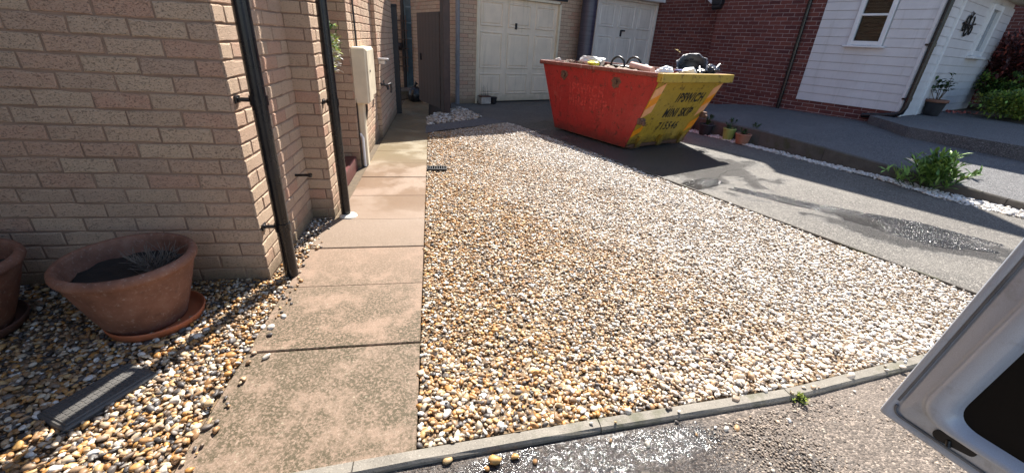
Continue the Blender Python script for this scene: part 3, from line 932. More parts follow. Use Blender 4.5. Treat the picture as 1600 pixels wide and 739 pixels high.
def panel_door(u0, z0, w, h, mat, v, lab, cols, rows, hand):
    d = fbox(MB(), u0 + w / 2, v + 0.03, z0 + h / 2, w, 0.04, h).build('garage_door', mat, gar, org=F(u0 + w / 2, v, z0), label=lab)
    for ca, cb in cols:
        for ra, rb in rows:
            uc, zc = u0 + w * (ca + cb) / 2, z0 + h * (ra + rb) / 2
            a, b = w * (cb - ca), h * (rb - ra)
            m = MB()
            # raised moulding round a slightly sunken field
            lv = [(a / 2, b / 2, 0.0), (a / 2 - 0.012, b / 2 - 0.012, -0.014), (a / 2 - 0.03, b / 2 - 0.03, -0.014), (a / 2 - 0.045, b / 2 - 0.045, 0.004), (a / 2 - 0.075, b / 2 - 0.075, -0.010)]
            vs = []
            for hw, hh, dv in lv:
                for sx, sz in ((-1, -1), (1, -1), (1, 1), (-1, 1)):
                    vs.append(F(uc + sx * hw, v + 0.009 + dv, zc + sz * hh))
            fs = [(i * 4 + k, i * 4 + (k + 1) % 4, i * 4 + 4 + (k + 1) % 4, i * 4 + 4 + k) for i in range(len(lv) - 1) for k in range(4)]
            n0 = (len(lv) - 1) * 4
            fs.append((n0, n0 + 1, n0 + 2, n0 + 3))
            m.add(vs, fs)
            m.build('door_panel', mat, d)
    hu, hz, big = hand
    hm = fbox(MB(), hu, v - 0.005, hz, 0.05, 0.03, 0.15 if big else 0.12, 0.006)
    if big:
        fbox(hm, hu + 0.05, v - 0.03, hz + 0.06, 0.13, 0.025, 0.035, 0.006)
    hm.build('door_handle', DARK, d)
    return d
COLS = [(0.035, 0.30), (0.36, 0.645), (0.705, 0.965)]
panel_door(0.03, 0.02, 2.10, 2.04, GARAGE, 0.045, 'cream panelled garage door', COLS, [(0.07, 0.29), (0.335, 0.69), (0.735, 0.965)], (0.99, 1.555, False))
m = MB()
for (u, su) in ((0.012, 0.05), (2.148, 0.05)):
    fbox(m, u, 0.03, 1.02, su, 0.09, 2.08, 0.004)
fbox(m, 1.08, 0.03, 2.09, 2.08, 0.09, 0.05, 0.004)
m.build('door_frame', CREAM, gar)
fbox(MB(), 1.15, 0.01, 2.16, 2.35, 0.06, 0.06).build('lintel', DARK, gar)
panel_door(3.33, 0.02, 2.08, 2.30, GARAGE2, 0.045, 'pale grey panelled garage door', COLS, [(0.07, 0.29), (0.335, 0.655), (0.735, 0.965)], (4.23, 1.60, True))
m = MB()
for (u, su) in ((3.30, 0.05), (5.425, 0.06)):
    fbox(m, u, 0.03, 1.16, su, 0.09, 2.32, 0.004)
fbox(m, 4.365, 0.03, 2.35, 2.18, 0.085, 0.05, 0.004)
m.build('door_frame', GARAGE2, gar)
fbox(MB(), 4.55, -0.09, 2.46, 2.62, 0.20, 0.16, 0.005).build('fascia', WHITE, gar)
# dark round post between the garages and grey rainwater pipe at the left corner
po = MB().tube([F(2.74, -0.30, -0.02), F(2.74, -0.30, 4.4)], 0.172, 24)
tb = NT('dark banded steel'); _n = tb.noise(1.0, 2, 0.5, tb.scale(tb.P(), (2, 2, 30)))
PURP = tb.out(tb.ramp(_n, [(0.35, (0.035, 0.033, 0.055)), (0.65, (0.065, 0.062, 0.095))]), 0.38, spec=0.6)
post = po.build('steel_column', PURP, None, org=F(2.74, -0.30, -0.02), label='thick dark round column between the two garage doors, behind the skip', cat='column')
MB().lathe([(0.0, 4.45), (0.2, 4.45), (0.2, 4.35), (0.172, 4.35)], F(2.74, -0.30), 24).build('column_cap', PURP, post)
MB().lathe([(0.172, 0.06), (0.22, 0.04), (0.22, 0.0)], F(2.74, -0.30), 24).build('column_base', PURP, post)
downpipe(gar, F(-0.47, -0.06).x, F(-0.47, -0.06).y, 0.0, 4.4, 0.042, GREYPVC, (0.95, 1.95), tuple(E1 * 0.05), 'grey downpipe at the left corner of the garages')

# ------------------------------------------------------------------ THING: back building, gate, post, trellis
back = thing('back_building', (-1.5, 12.5, 0), 'buff brick building with a tall blue door behind the gate', 'building')
mbk = Masonry(back, BUFF, MORTAR, limit=0)
mbk.wall((-4.5, 11.6), 0.0, 5.6, Z0, 4.9, openings=[(3.57, 4.56, -0.08, 2.12)], phase=0, thick=0.2)
mbk.finish()
MB().box((-1.7, 14.0, 2.45), (5.5, 4.2, 4.9)).build('wall', MORTAR, back)
MB().box((-1.7, 13.9, 5.0), (6.0, 4.9, 0.2)).build('roof', ROOF, back)
BLUE = plain('blue grey door paint', (0.10, 0.17, 0.22), 0.4, 0.2)
bd = MB().box((-0.47, 11.66, 1.02), (0.80, 0.05, 2.06)).build('door', BLUE, back)
MB().box((-0.66, 11.63, 1.05), (0.34, 0.02, 1.9), 0, 0.005).build('door_glass', plain('blue reflecting glass', (0.05, 0.10, 0.14), 0.15, 0.2), bd)
for z in (1.18, 1.52, 1.86):
    MB().box((-0.66, 11.615, z), (0.38, 0.02, 0.03)).build('glazing_bar', BLUE, bd)
MB().box((-0.91, 11.6, 1.05), (0.06, 0.1, 2.1)).box((0.06, 11.6, 1.05), (0.06, 0.1, 2.1)).box((-0.425, 11.6, 2.13), (1.03, 0.1, 0.06)).build('door_frame', DARK, back)

ga, gb = Vector((-0.02, 8.10, 0)), Vector((-0.44, 9.12, 0))
gd = (gb - ga).normalized(); gl = (gb - ga).length; gang = math.atan2(gd.y, gd.x)
gate = thing('garden_gate', ga, 'tall dark brown boarded gate standing open beside the garages', 'gate')
nb = 7
for k in range(nb):
    c = ga + gd * (gl * (k + 0.5) / nb)
    MB().box((c.x, c.y, 0.86), (gl / nb - 0.004, 0.022, 1.58), gang, 0.003).build('gate_board', DARKWOOD, gate, org=c)
for z in (0.25, 0.9, 1.5):
    c = ga + gd * gl / 2 + Vector((gd.y, -gd.x, 0)) * 0.03
    MB().box((c.x, c.y, z), (gl, 0.035, 0.09), gang, 0.004).build('gate_rail', DARKWOOD, gate)
MB().box((-0.38, 8.93, 0.9), (0.02, 0.05, 0.12), gang, 0.004).build('gate_latch', DARK, gate)
gp2 = MB().box((0.07, 8.06, 0.93), (0.13, 0.13, 1.92), FA, 0.006).build('gate_post', DARKWOOD, None, org=(0.07, 8.06, -0.03), label='dark brown gate post at the corner of the garages', cat='post')
MB().box((0.07, 8.06, 1.905), (0.15, 0.15, 0.03), FA, 0.006).build('post_cap', DARKWOOD, gp2)
gp3 = MB().box((-0.765, 7.93, 0.82), (0.12, 0.12, 1.70), 0.05, 0.006).build('gate_post', DARK, None, org=(-0.765, 7.93, -0.03), label='black gate post at the end of the house wall', cat='post')
MB().box((-0.765, 7.93, 1.685), (0.13, 0.13, 0.03), 0.05, 0.006).build('post_cap', DARK, gp3)
tr = thing('trellis', (-0.95, 11.5, 0.5), 'dark wooden trellis hanging on the back wall past the gate', 'trellis')
for x in (-1.30, -1.18, -1.06, -0.94, -0.83):
    MB().box((x, 11.52, 1.05), (0.025, 0.02, 1.25)).build('slat', DARKWOOD, tr)
for z in (0.55, 0.75, 0.95, 1.15, 1.35, 1.55):
    MB().box((-1.06, 11.50, z), (0.55, 0.02, 0.025)).build('slat', DARKWOOD, tr)
MB().lathe([(0.0, 0.0), (0.07, 0.0), (0.10, 0.16), (0.085, 0.16), (0.06, 0.03)], (-1.0, 11.36, 0.92), 14).build('wall_pot', DARK, None, label='small black pot hung on the trellis', cat='pot')
sb = MB()
sb.lathe([(0.0, 0.30), (0.07, 0.29), (0.13, 0.24), (0.16, 0.14), (0.15, 0.03), (0.10, 0.0)], (-0.55, 9.45, 0.0), 18, wob=0.09)
BIN = plain('black plastic sack', (0.012, 0.012, 0.014), 0.3, 0.3, 14, bump=0.8, bscale=25)
sk = sb.build('rubbish_sack', BIN, None, org=(-0.55, 9.45, 0), label='black rubbish sack on the path behind the gate', cat='sack')
MB().tube([(-0.55, 9.45, 0.29), (-0.54, 9.44, 0.34), (-0.51, 9.45, 0.37)], [0.03, 0.02, 0.04], 8).build('sack_neck', BIN, sk)
MB().box((-0.78, 9.9, 0.09), (0.42, 0.5, 0.2), 0.1, 0.02).build('planter_trough', CONC_D, None, label='low grey stone planter beyond the black gate post', cat='planter')

# ------------------------------------------------------------------ plants helper
def leaf_mat(name, c1, c2, rough=0.5):
    t = NT(name)
    ri = t.n('NewGeometry').outputs['Random Per Island']
    col = t.ramp(ri, [(0.0, c1), (0.75, c2), (1.0, tuple(min(1, x * 1.6) for x in c2))])
    t.b.inputs['Transmission Weight'].default_value = 0.0
    t.b.inputs['Subsurface Weight'].default_value = 0.12
    t.b.inputs['Subsurface Radius'].default_value = (0.01, 0.012, 0.004)
    return t.out(col, rough, spec=0.4)
def leaf(mb, p, d, up, l, w):
    d = d.normalized(); s = d.cross(up)
    s = s.normalized() if s.length > 1e-4 else Vector((1, 0, 0))
    n = s.cross(d)
    pts = [p, p + d * l * 0.35 + s * w * 0.5 + n * w * .12, p + d * l * 0.7 + s * w * 0.4 + n * w * .05, p + d * l - n * l * 0.12, p + d * l * 0.7 - s * w * 0.4 + n * w * .05, p + d * l * 0.35 - s * w * 0.5 + n * w * .12, p + d * l * .5 - n * w * .05]
    mb.add(pts, [(0, 1, 6), (1, 2, 6), (2, 3, 6), (3, 4, 6), (4, 5, 6), (5, 0, 6)])
def rdir(zlo=-0.3):
    while True:
        v = Vector((random.uniform(-1, 1), random.uniform(-1, 1), random.uniform(zlo, 1)))
        if 0.1 < v.length < 1: return v.normalized()
GREEN1 = leaf_mat('fresh green leaf', (0.07, 0.15, 0.03), (0.20, 0.33, 0.07))
GREEN2 = leaf_mat('dark green leaf', (0.015, 0.04, 0.012), (0.05, 0.09, 0.025))
YELG = leaf_mat('yellow green leaf', (0.11, 0.16, 0.02), (0.27, 0.31, 0.05))
REDL = leaf_mat('dark red leaf', (0.028, 0.010, 0.010), (0.085, 0.025, 0.022), 0.35)
PINKL = leaf_mat('pink young leaf', (0.25, 0.05, 0.04), (0.45, 0.12, 0.09))
STEM = plain('woody stem', (0.10, 0.065, 0.04), 0.8, 0.3)
DRYSTEM = plain('dried grey twig', (0.17, 0.135, 0.105), 0.85, 0.3, 30)
TERRA = None
def terra_mat():
    t = NT('terracotta')
    o = t.P()
    n1 = t.noise(9, 5, 0.65)
    col = t.ramp(n1, [(0.3, (0.15, 0.062, 0.036)), (0.55, (0.235, 0.105, 0.064)), (0.75, (0.30, 0.16, 0.11))])
    n2 = t.noise(60, 4, 0.7)
    col = t.mix(t.math('MULTIPLY', t.step(n2, 0.54, 0.72), 0.6), col, (0.40, 0.29, 0.23))
    col = t.mix(t.math('MULTIPLY', t.step(t.noise(22, 4, 0.7), 0.56, 0.7), 0.4), col, (0.09, 0.045, 0.03))
    return t.out(col, 0.75, t.bump(n2, 0.2, 0.003))
TERRA = terra_mat()
TERRA2 = plain('orange terracotta saucer', (0.40, 0.12, 0.05), 0.55, 0.15, 10, bump=0.1)
SOIL = plain('dark potting soil', (0.022, 0.017, 0.013), 0.95, 0.4, 40, bump=1.0, bscale=90)

def pot(name, c, r_top, r_bot, h, mat, label, rim=0.03, cat='plant pot', soil=0.72, n=40, group=None):
    rt = r_top
    prof = [(0.0, 0.0), (r_bot, 0.0), (r_bot * 1.02, 0.012)]
    for k in range(1, 8):
        t = k / 7
        prof.append((r_bot + (rt * 0.94 - r_bot) * (t ** 0.85), h * (0.04 + 0.80 * t)))
    prof += [(rt * 0.955, h * 0.86), (rt * 0.99, h * 0.875), (rt * 1.01, h * 0.91), (rt * 1.0, h * 0.965), (rt * 0.965, h * 0.995), (rt * 0.92, h), (rt * 0.89, h * 0.985), (rt * 0.87, h * 0.9), (rt * 0.83, h * soil)]
    t = thing(name, c, label, cat, group)
    MB().lathe(prof, c, n).build('pot_body', mat, t)
    m = MB()
    rs = rt * 0.835
    vs = [Vector(c) + Vector((0, 0, h * soil + 0.01))]
    ring = 28
    for q in (0.35, 0.7, 1.0):
        for k in range(ring):
            a = 2 * math.pi * k / ring
            vs.append(Vector(c) + Vector((rs * q * math.cos(a), rs * q * math.sin(a), h * soil + random.uniform(-0.008, 0.012))))
    fs = [(0, 1 + k, 1 + (k + 1) % ring) for k in range(ring)]
    for q in (0, 1):
        fs += [(1 + q * ring + k, 1 + q * ring + (k + 1) % ring, 1 + (q + 1) * ring + (k + 1) % ring, 1 + (q + 1) * ring + k) for k in range(ring)]
    m.add(vs, fs, True)
    m.build('soil', SOIL, t)
    return t

def saucer(c, r, mat, label):
    prof = [(0.0, 0.006), (r * 0.8, 0.006), (r * 0.93, 0.012), (r * 0.975, 0.034), (r * 0.99, 0.040), (r * 1.01, 0.040), (r * 1.02, 0.034), (r * 0.96, 0.0), (0.0, 0.0)]
    return MB().lathe(prof, c, 44).build('saucer', mat, None, org=c, label=label, cat='saucer')
PC = (-1.325, 1.845, 0.008)
saucer(PC, 0.185, TERRA2, 'bright orange terracotta saucer under the big pot with the dead plant')
pot('terracotta_pot', (PC[0] - 0.045, PC[1] + 0.005, PC[2] + 0.008), 0.25, 0.152, 0.322, TERRA, 'big terracotta pot holding a dried out plant, by the house corner')
dp = MB()
base = Vector((PC[0] + 0.04, PC[1] + 0.03, 0.235))
for k in range(50):
    a = random.uniform(0, 6.283); L = random.uniform(0.09, 0.175)
    d0 = Vector((math.cos(a) * random.uniform(0.3, 1), math.sin(a) * random.uniform(0.3, 1), random.uniform(0.35, 0.95))).normalized()
    p1 = base + Vector((random.uniform(-.02, .02), random.uniform(-.02, .02), 0))
    p2 = p1 + d0 * L * 0.55; p3 = p2 + (d0 + rdir() * 0.95).normalized() * L * 0.5
    dp.tube([p1, p2, p3], [0.0022, 0.0018, 0.001], 5)
    for j in range(2):
        p4 = p2 + (d0 + rdir() * 0.9).normalized() * L * 0.4
        dp.tube([p2, p4], [0.0014, 0.0008], 4)
dp.build('dead_plant', DRYSTEM, None, org=base, label='dried out grey plant in the big terracotta pot', cat='dead plant')
PL = (-2.05, 1.80, 0.008)
TERRA_OLD = plain('old brown terracotta', (0.10, 0.045, 0.03), 0.75, 0.25, 9)
saucer(PL, 0.20, TERRA_OLD, 'dark brown saucer cut off by the left edge of the picture')
pot('terracotta_pot', (PL[0], PL[1], PL[2] + 0.008), 0.27, 0.15, 0.32, TERRA, 'terracotta pot cut off by the left edge of the picture')

# inspection cover half buried in the gravel
cv = thing('manhole_cover', (-1.262, 1.37, 0), 'grey ribbed inspection cover half buried in the pebbles', 'inspection cover')
COVER = plain('grey plastic cover', (0.085, 0.080, 0.074), 0.6, 0.2, 10, bump=0.2)
ca = math.radians(61)
MB().box((-1.262, 1.37, 0.002), (0.295, 0.165, 0.03), ca, 0.006).build('cover_frame', COVER, cv)
MB().box((-1.264, 1.371, 0.018), (0.270, 0.140, 0.008), ca, 0.003).build('cover_lid', COVER, cv)
R = Matrix.Rotation(ca, 3, 'Z')
m = MB()
for i in range(14):
    for j in range(7):
        q = R @ Vector(((i - 6.5) * 0.0186, (j - 3) * 0.0190, 0))
        m.box((-1.264 + q.x, 1.371 + q.y, 0.0226), (0.012, 0.012, 0.0018), ca)
m.build('tread_stud', COVER, cv, kind='stuff')
# black drain grating beside the slabs
dg = thing('drain_grating', (-0.065, 4.39, 0), 'small black drain grating in the pebbles beside the slabs', 'drain')
MB().box((-0.06, 4.335, 0.012), (0.21, 0.012, 0.02)).box((-0.06, 4.445, 0.012), (0.21, 0.012, 0.02)).build('drain_frame', DARK, dg)
for k in range(9):
    MB().box((-0.155 + k * 0.024, 4.39, 0.012), (0.010, 0.10, 0.014), 0, 0.002).build('drain_bar', DARK, dg)
MB().box((-0.06, 4.39, 0.0), (0.2, 0.1, 0.004)).build('drain_well', GLASS_DARK, dg)
# wreath on the front door, partly behind the second downpipe
wc = Vector((-0.93, 4.10, 1.13))
wr = thing('door_wreath', wc, 'green and white hanging flowers in the front door recess', 'wreath')
mg_, mw_, my_ = MB(), MB(), MB()
for k in range(240):
    a = random.uniform(0, 6.283)
    p = wc + Vector((random.uniform(-0.05, 0.05), math.cos(a) * 0.05 + random.uniform(-.05, .05), math.sin(a) * 0.10 + random.uniform(-.09, .09)))
    d = (rdir() + Vector((0.6, math.cos(a) * .4, math.sin(a) * .4)))
    tgt = random.random() + (0.35 if p.z < wc.z - 0.01 else -0.05)
    leaf(mg_ if tgt < 0.42 else (mw_ if tgt > 0.68 else my_), p, d, Vector((0, 0, 1)), random.uniform(0.035, 0.07), random.uniform(0.02, 0.035))
mg_.build('wreath_leaves', GREEN1, wr); mw_.build('wreath_flowers', plain('white petals', (0.7, 0.7, 0.68), 0.7, 0.1), wr); my_.build('wreath_flowers', plain('yellow green petals', (0.45, 0.5, 0.06), 0.6, 0.2), wr)
# planters at the foot of the cream garage door
t = thing('planter_trough', F(0.13, -0.16), 'small white trough with a dried plant by the cream garage door', 'planter')
fbox(MB(), 0.13, -0.16, 0.075, 0.24, 0.16, 0.15, 0.012).build('trough_body', plain('stained white trough', (0.45, 0.42, 0.38), 0.7, 0.3), t)
fbox(MB(), 0.13, -0.16, 0.155, 0.25, 0.17, 0.025, 0.008).build('trough_rim', plain('brown rim', (0.12, 0.06, 0.04), 0.7, 0.3), t)
m = MB()
for k in range(16):
    b = F(0.13 + random.uniform(-.08, .08), -0.16 + random.uniform(-.04, .04), 0.16)
    m.tube([b, b + Vector((random.uniform(-.05, .05), random.uniform(-.05, .05), random.uniform(0.1, 0.3)))], [0.003, 0.0015], 4)
m.build('dry_stems', DRYSTEM, t)
pot('plant_pot', F(0.36, -0.17), 0.075, 0.05, 0.14, DARK, 'small black pot next to the white trough by the garage door', n=18)

# ------------------------------------------------------------------ THING: red brick house on the right
E2v = E2.copy()
def W(s, z=0.0, o=0.0):                   # s along the front towards the street, o out from the wall
    return Vector((7.18, 8.0, z)) + RU * s - E2v * o
RA = FA - A90
red = thing('red_brick_house', W(0) + E2v * 3, 'red brick house with white clad bay and black downpipes on the right', 'house')
mr = Masonry(red, RED, MORTAR_R)
p = W(-2.21); mr.wall((p.x, p.y), RA, 3.92, 0.0 - 0.03 + 0.05, 0.52, phase=0, thick=0.2)
mr.wall((p.x, p.y), RA, 2.20, 0.52, 6.7, phase=1, thick=0.2)
p = F(5.47, 0.0); mr.wall((p.x, p.y), RA, 2.6, -0.055, 6.7, phase=0, thick=0.2)
mr.finish()
m = MB()
m.slab([W(-5.2, 0, -0.50), W(-5.2, 4.9, -0.50), W(-5.2, 3.0, -6.2), W(-5.2, 0, -6.2)], RU * 5.19)
m.build('wall', MORTAR_R, red)
m = MB()
m.slab([W(-5.25, 4.92, -0.49), W(-5.25, 5.04, -0.49), W(-5.25, 3.02, -6.3), W(-5.25, 2.9, -6.3)], RU * 5.25)
m.build('roof', ROOF, red)
MB().box(W(-1.10, 6.74, -0.10), (2.24, 0.26, 0.07), RA, 0.01).build('coping', CONC, red)
MB().box(W(0.82, 2.05) + E2v * 2.6, (1.54, 5.0, 3.1), RA).build('wall', MORTAR_R, red)
MB().box(W(0.86, 3.70) + E2v * 2.5, (1.70, 5.0, 0.10), RA).build('roof', ROOF, red)
MB().tube([W(-2.32, 2.22, 0.06), W(-2.12, 2.25, 0.06)], 0.06, 12).box(W(-2.22, 2.33, 0.03), (0.24, 0.2, 0.12), RA, 0.01).build('gutter_end', DARK, red)
MB().slab([W(-2.35, 2.2, -0.15), W(-2.35, 2.26, -0.15), W(-3.4, 3.0, -0.15), W(-3.4, 2.94, -0.15)], -E2v * 0.03).build('verge_trim', WHITE, red)
downpipe(red, W(-0.28, 0, 0.06).x, W(-0.28, 0, 0.06).y, 0.28, 6.6, 0.036, BLACKPVC, (0.7, 1.5, 2.4), tuple(E2v * 0.05), 'black downpipe on the red brickwork')
# weatherboards, one object each; wsplit leaves the window free
def weatherboard(a, b, z, h, P, nrm, lab=None):
    pr = [(0.002, h), (0.010, h), (0.017, 0.012), (0.016, 0.0), (0.002, 0.0)]
    vs = [P(a, z + q[1]) + nrm * q[0] for q in pr] + [P(b, z + q[1]) + nrm * q[0] for q in pr]
    k = len(pr)
    fs = [(i, (i + 1) % k, k + (i + 1) % k, k + i) for i in range(k)] + [tuple(range(k)), tuple(range(2 * k - 1, k - 1, -1))]
    MB().add(vs, fs).build('board', BOARD, red, org=P((a + b) / 2, z))
WIN = (0.57, 1.10, 1.55, 2.75)
nout = -E2v
z = 0.525
while z < 3.6:
    if WIN[2] - 0.10 < z < WIN[3]:
        weatherboard(0.0, WIN[0] - 0.01, z, 0.141, W, nout); weatherboard(WIN[1] + 0.01, 1.66, z, 0.141, W, nout)
    else:
        weatherboard(0.0, 1.66, z, 0.141, W, nout)
    z += 0.145
MB().box(W(1.685, 2.10, 0.016), (0.05, 0.035, 3.15), RA, 0.004).build('corner_trim', WHITE, red)
# window with blind
def glass_mat():
    t = NT('clear window glass')
    tr = t.n('BsdfTransparent'); gl = t.n('BsdfGlossy'); gl.inputs['Roughness'].default_value = 0.02
    tr.inputs['Color'].default_value = (0.62, 0.66, 0.68, 1)
    lw = t.n('Fresnel'); lw.inputs['IOR'].default_value = 1.4
    mx = t.n('MixShader')
    t.l(lw.outputs[0], mx.inputs[0])
    t.l(tr.outputs[0], mx.inputs[1]); t.l(gl.outputs[0], mx.inputs[2])
    t.l(mx.outputs[0], t.t.nodes['Material Output'].inputs['Surface'])
    return t.m
GLASS = glass_mat()
wc_ = W((WIN[0] + WIN[1]) / 2, 2.15, 0.03)
wn_ = MB()
wlen = WIN[1] - WIN[0]
for s in (WIN[0] + 0.035, WIN[1] - 0.035):
    wn_.box(W(s, 2.15, 0.02), (0.07, 0.09, 1.2), RA, 0.006)
for z, hh in ((1.59, 0.07), (2.71, 0.07), (2.045, 0.035)):
    wn_.box(W((WIN[0] + WIN[1]) / 2, z, 0.02), (wlen - 0.14, 0.08, hh), RA, 0.004)
win = wn_.build('window', WHITE, red, org=wc_)
MB().box(W((WIN[0] + WIN[1]) / 2, 2.16, 0.005), (wlen - 0.13, 0.006, 1.14), RA).build('pane', GLASS, win)
MB().box(W((WIN[0] + WIN[1]) / 2, 1.535, 0.045), (wlen + 0.10, 0.13, 0.03), RA, 0.006).build('sill', WHITE, win)
m = MB()
for k in range(19):
    m.box(W((WIN[0] + WIN[1]) / 2, 1.76 + k * 0.052, -0.05), (wlen - 0.15, 0.03, 0.006), RA, M=Matrix.Rotation(RA, 3, 'Z') @ Matrix.Rotation(0.2, 3, 'X'))
m.box(W((WIN[0] + WIN[1]) / 2, 1.73, -0.05), (wlen - 0.15, 0.03, 0.025), RA)
m.build('blind', plain('dark slatted blind', (0.045, 0.038, 0.036), 0.5, 0.2), win)
MB().box(W((WIN[0] + WIN[1]) / 2, 2.15, -0.095), (wlen, 0.02, 1.2), RA).build('window_back', DARK, win)
MB().tube([W(1.775, 3.7, 0.06), W(1.775, 0.62, 0.06), W(1.76, 0.53, 0.07), W(1.68, 0.475, 0.08), W(1.45, 0.43, 0.08), W(1.22, 0.40, 0.075)], 0.042, 14).build('downpipe', BLACKPVC, red, label='black downpipe with a long shoe at the corner of the white bay')
for z in (0.75, 1.6, 2.4):
    MB().tube([W(1.775, z - 0.03, 0.06), W(1.775, z + 0.03, 0.06)], 0.05, 14).box(W(1.72, z, 0.04), (0.08, 0.03, 0.03), RA, 0.003).build('pipe_clip', BLACKPVC, red)
# side of the bay, facing the street
C0 = W(1.70)
def RT_(r, z=0.0, o=0.0):
    return Vector((C0.x, C0.y, z)) + E2v * r - E1 * o
w2 = (2.62, 3.42, 1.52, 2.42)
z = 0.45
while z < 2.42:
    def Pn(r, zz): return RT_(r, zz)
    if w2[2] - 0.1 < z < w2[3]:
        weatherboard(0.12, w2[0], z, 0.141, Pn, -E1); weatherboard(w2[1], 4.62, z, 0.141, Pn, -E1)
    else:
        weatherboard(0.12, 4.62, z, 0.141, Pn, -E1)
    z += 0.145
MB().box(RT_(0.06, 1.5, 0.016), (0.10, 0.035, 2.1), FA, 0.004).box(RT_(0.85, 1.45, 0.03), (0.06, 0.04, 2.0), FA, 0.004).build('corner_trim', WHITE, red)
MB().box(RT_(2.45, 2.62, 0.16), (5.2, 0.36, 0.10), FA, 0.006).build('fascia', plain('cream fascia', (0.62, 0.58, 0.47), 0.5, 0.1), red)
m = MB()
for r in (w2[0] + 0.05, w2[1] - 0.05):
    m.box(RT_(r, 1.97, 0.03), (0.10, 0.08, 0.9), FA, 0.006)
for zz in (1.565, 2.38):
    m.box(RT_(3.02, zz, 0.03), (0.60, 0.07, 0.09), FA, 0.004)
nwin = m.build('window', WHITE, red, org=RT_(3.02, 1.97))
MB().box(RT_(3.02, 1.97, 0.0), (0.62, 0.01, 0.76), FA).build('pane', plain('frosted grey glass', (0.22, 0.25, 0.28), 0.18, 0.1), nwin)
MB().box(RT_(3.02, 1.49, 0.06), (0.95, 0.14, 0.05), FA, 0.008).build('sill', WHITE, nwin)
MB().box(RT_(2.35, 1.2) + E1 * 0.12, (4.5, 0.2, 2.9), FA).build('wall', BOARD, red)
# metal wall ornament
IRON = plain('dark wrought metal', (0.03, 0.027, 0.025), 0.45, 0.3, metal=0.6)
oc = RT_(1.66, 1.98, 0.035)
orn = thing('wall_ornament', oc, 'dark curly metal ornament hung on the pale clad wall', 'wall ornament')
def orp(a, b): return oc + E2v * a + Vector((0, 0, b))
m = MB()
for cx, cy, r, a0, a1 in ((-0.16, 0.05, 0.12, 0, 5), (0.10, 0.07, 0.15, 2, 7.5), (-0.02, -0.09, 0.11, 1, 6), (0.22, -0.05, 0.09, 3, 8.5), (-0.24, -0.04, 0.08, 0, 5.5)):
    m.tube([orp(cx + r * (1 - k * .03) * math.cos(a0 + (a1 - a0) * k / 14), cy + r * (1 - k * .03) * math.sin(a0 + (a1 - a0) * k / 14)) for k in range(15)], 0.013, 6)
m.tube([orp(-0.36, 0.03), orp(0.0, 0.0), orp(0.36, 0.05)], 0.018, 6)
m.build('ornament_scroll', IRON, orn)
m = MB()
for k in range(9):
    leaf(m, orp(random.uniform(-.25, .25), random.uniform(-.12, .14)), E2v * random.uniform(-1, 1) + Vector((0, 0, random.uniform(-1, 1))), -E1, 0.12, 0.06)
m.build('ornament_leaf', IRON, orn)
# a farther brick house at the right edge
nb_ = thing('neighbour_house', (17, 12, 0), 'dark red brick house wall beyond the red leaved shrub', 'house')
mn = Masonry(nb_, RED, MORTAR_R, limit=0)
NA_ = math.radians(-57.3)
nu = Vector((math.cos(NA_), math.sin(NA_), 0)); nn = Vector((nu.y, -nu.x, 0))
p = Vector((14.2, 9.3, 0)) - nu * 4.0
mn.wall((p.x, p.y), NA_, 8.0, 0.3, 4.9, thick=0.3)
mn.finish()
MB().box(p + nu * 5.5 - nn * 2.6 + Vector((0, 0, 2.6)), (10.8, 4.6, 4.7), NA_).build('wall', MORTAR_R, nb_)
MB().box(p + nu * 5.5 - nn * 2.4 + Vector((0, 0, 5.1)), (11.4, 5.8, 0.2), NA_).build('roof', ROOF, nb_)

# ------------------------------------------------------------------ THING: the skip
SA = Vector((2.499, 5.498, -0.008))
def SK(a, w, z=0.0):
    return SA + E1 * a + E2v * w + Vector((0, 0, z))
def skip_paint(name, c, worn, dirt):
    t = NT(name)
    o = t.obj()
    n1 = t.noise(3.5, 6, 0.65, o)
    col = t.ramp(n1, [(0.3, tuple(x * 0.8 for x in c)), (0.7, c)])
    sc = t.noise(1.0, 5, 0.7, t.scale(o, (30, 30, 6)))
    sep = t.n('SeparateXYZ'); t.l(o, sep.inputs[0])
    mid = t.math('MULTIPLY', t.step(t.noise(2.2, 3, 0.5, o), 0.48, 0.62), t.step(sep.outputs[2], 0.2, 0.45))
    col = t.mix(t.math('MULTIPLY', t.math('MULTIPLY', t.step(sc, 0.55, 0.68), mid), 0.55), col, worn)
    run = t.math('MULTIPLY', t.step(t.noise(1.0, 4, 0.65, t.scale(o, (16, 16, 1.6))), 0.57, 0.68), t.step(t.noise(3.2, 3, 0.5, o), 0.45, 0.6))
    ru = t.math('MAXIMUM', t.math('MULTIPLY', run, 0.55), t.step(t.noise(9, 7, 0.75, o), 0.56, 0.65))
    ru = t.math('MAXIMUM', ru, t.step(t.noise(11, 6, 0.72, o), 0.57, 0.66), t.step(t.noise(34, 5, 0.75, o), 0.63, 0.69))
    col = t.mix(t.math('MULTIPLY', ru, 0.75), col, (0.06, 0.028, 0.018))
    sp = t.step(t.noise(55, 3, 0.6, o), 0.68, 0.74)
    col = t.mix(t.math('MULTIPLY', sp, 0.7), col, (0.30, 0.26, 0.22))
    low = t.step(t.math('ADD', sep.outputs[2], t.math('MULTIPLY', t.noise(7, 5, 0.7, o), 0.35)), 0.42, 0.20)
    col = t.mix(t.math('MULTIPLY', low, dirt), col, (0.05, 0.035, 0.025))
    r = t.math('ADD', 0.42, t.math('MULTIPLY', ru, 0.35))
    return t.out(col, r, t.bump(t.noise(4.5, 3, 0.5, o), 0.6, 0.03), spec=0.45)
SRED = skip_paint('red skip paint', (0.44, 0.032, 0.026), (0.56, 0.20, 0.15), 0.5)
SYEL = skip_paint('yellow skip paint', (0.50, 0.315, 0.035), (0.24, 0.17, 0.05), 0.85)
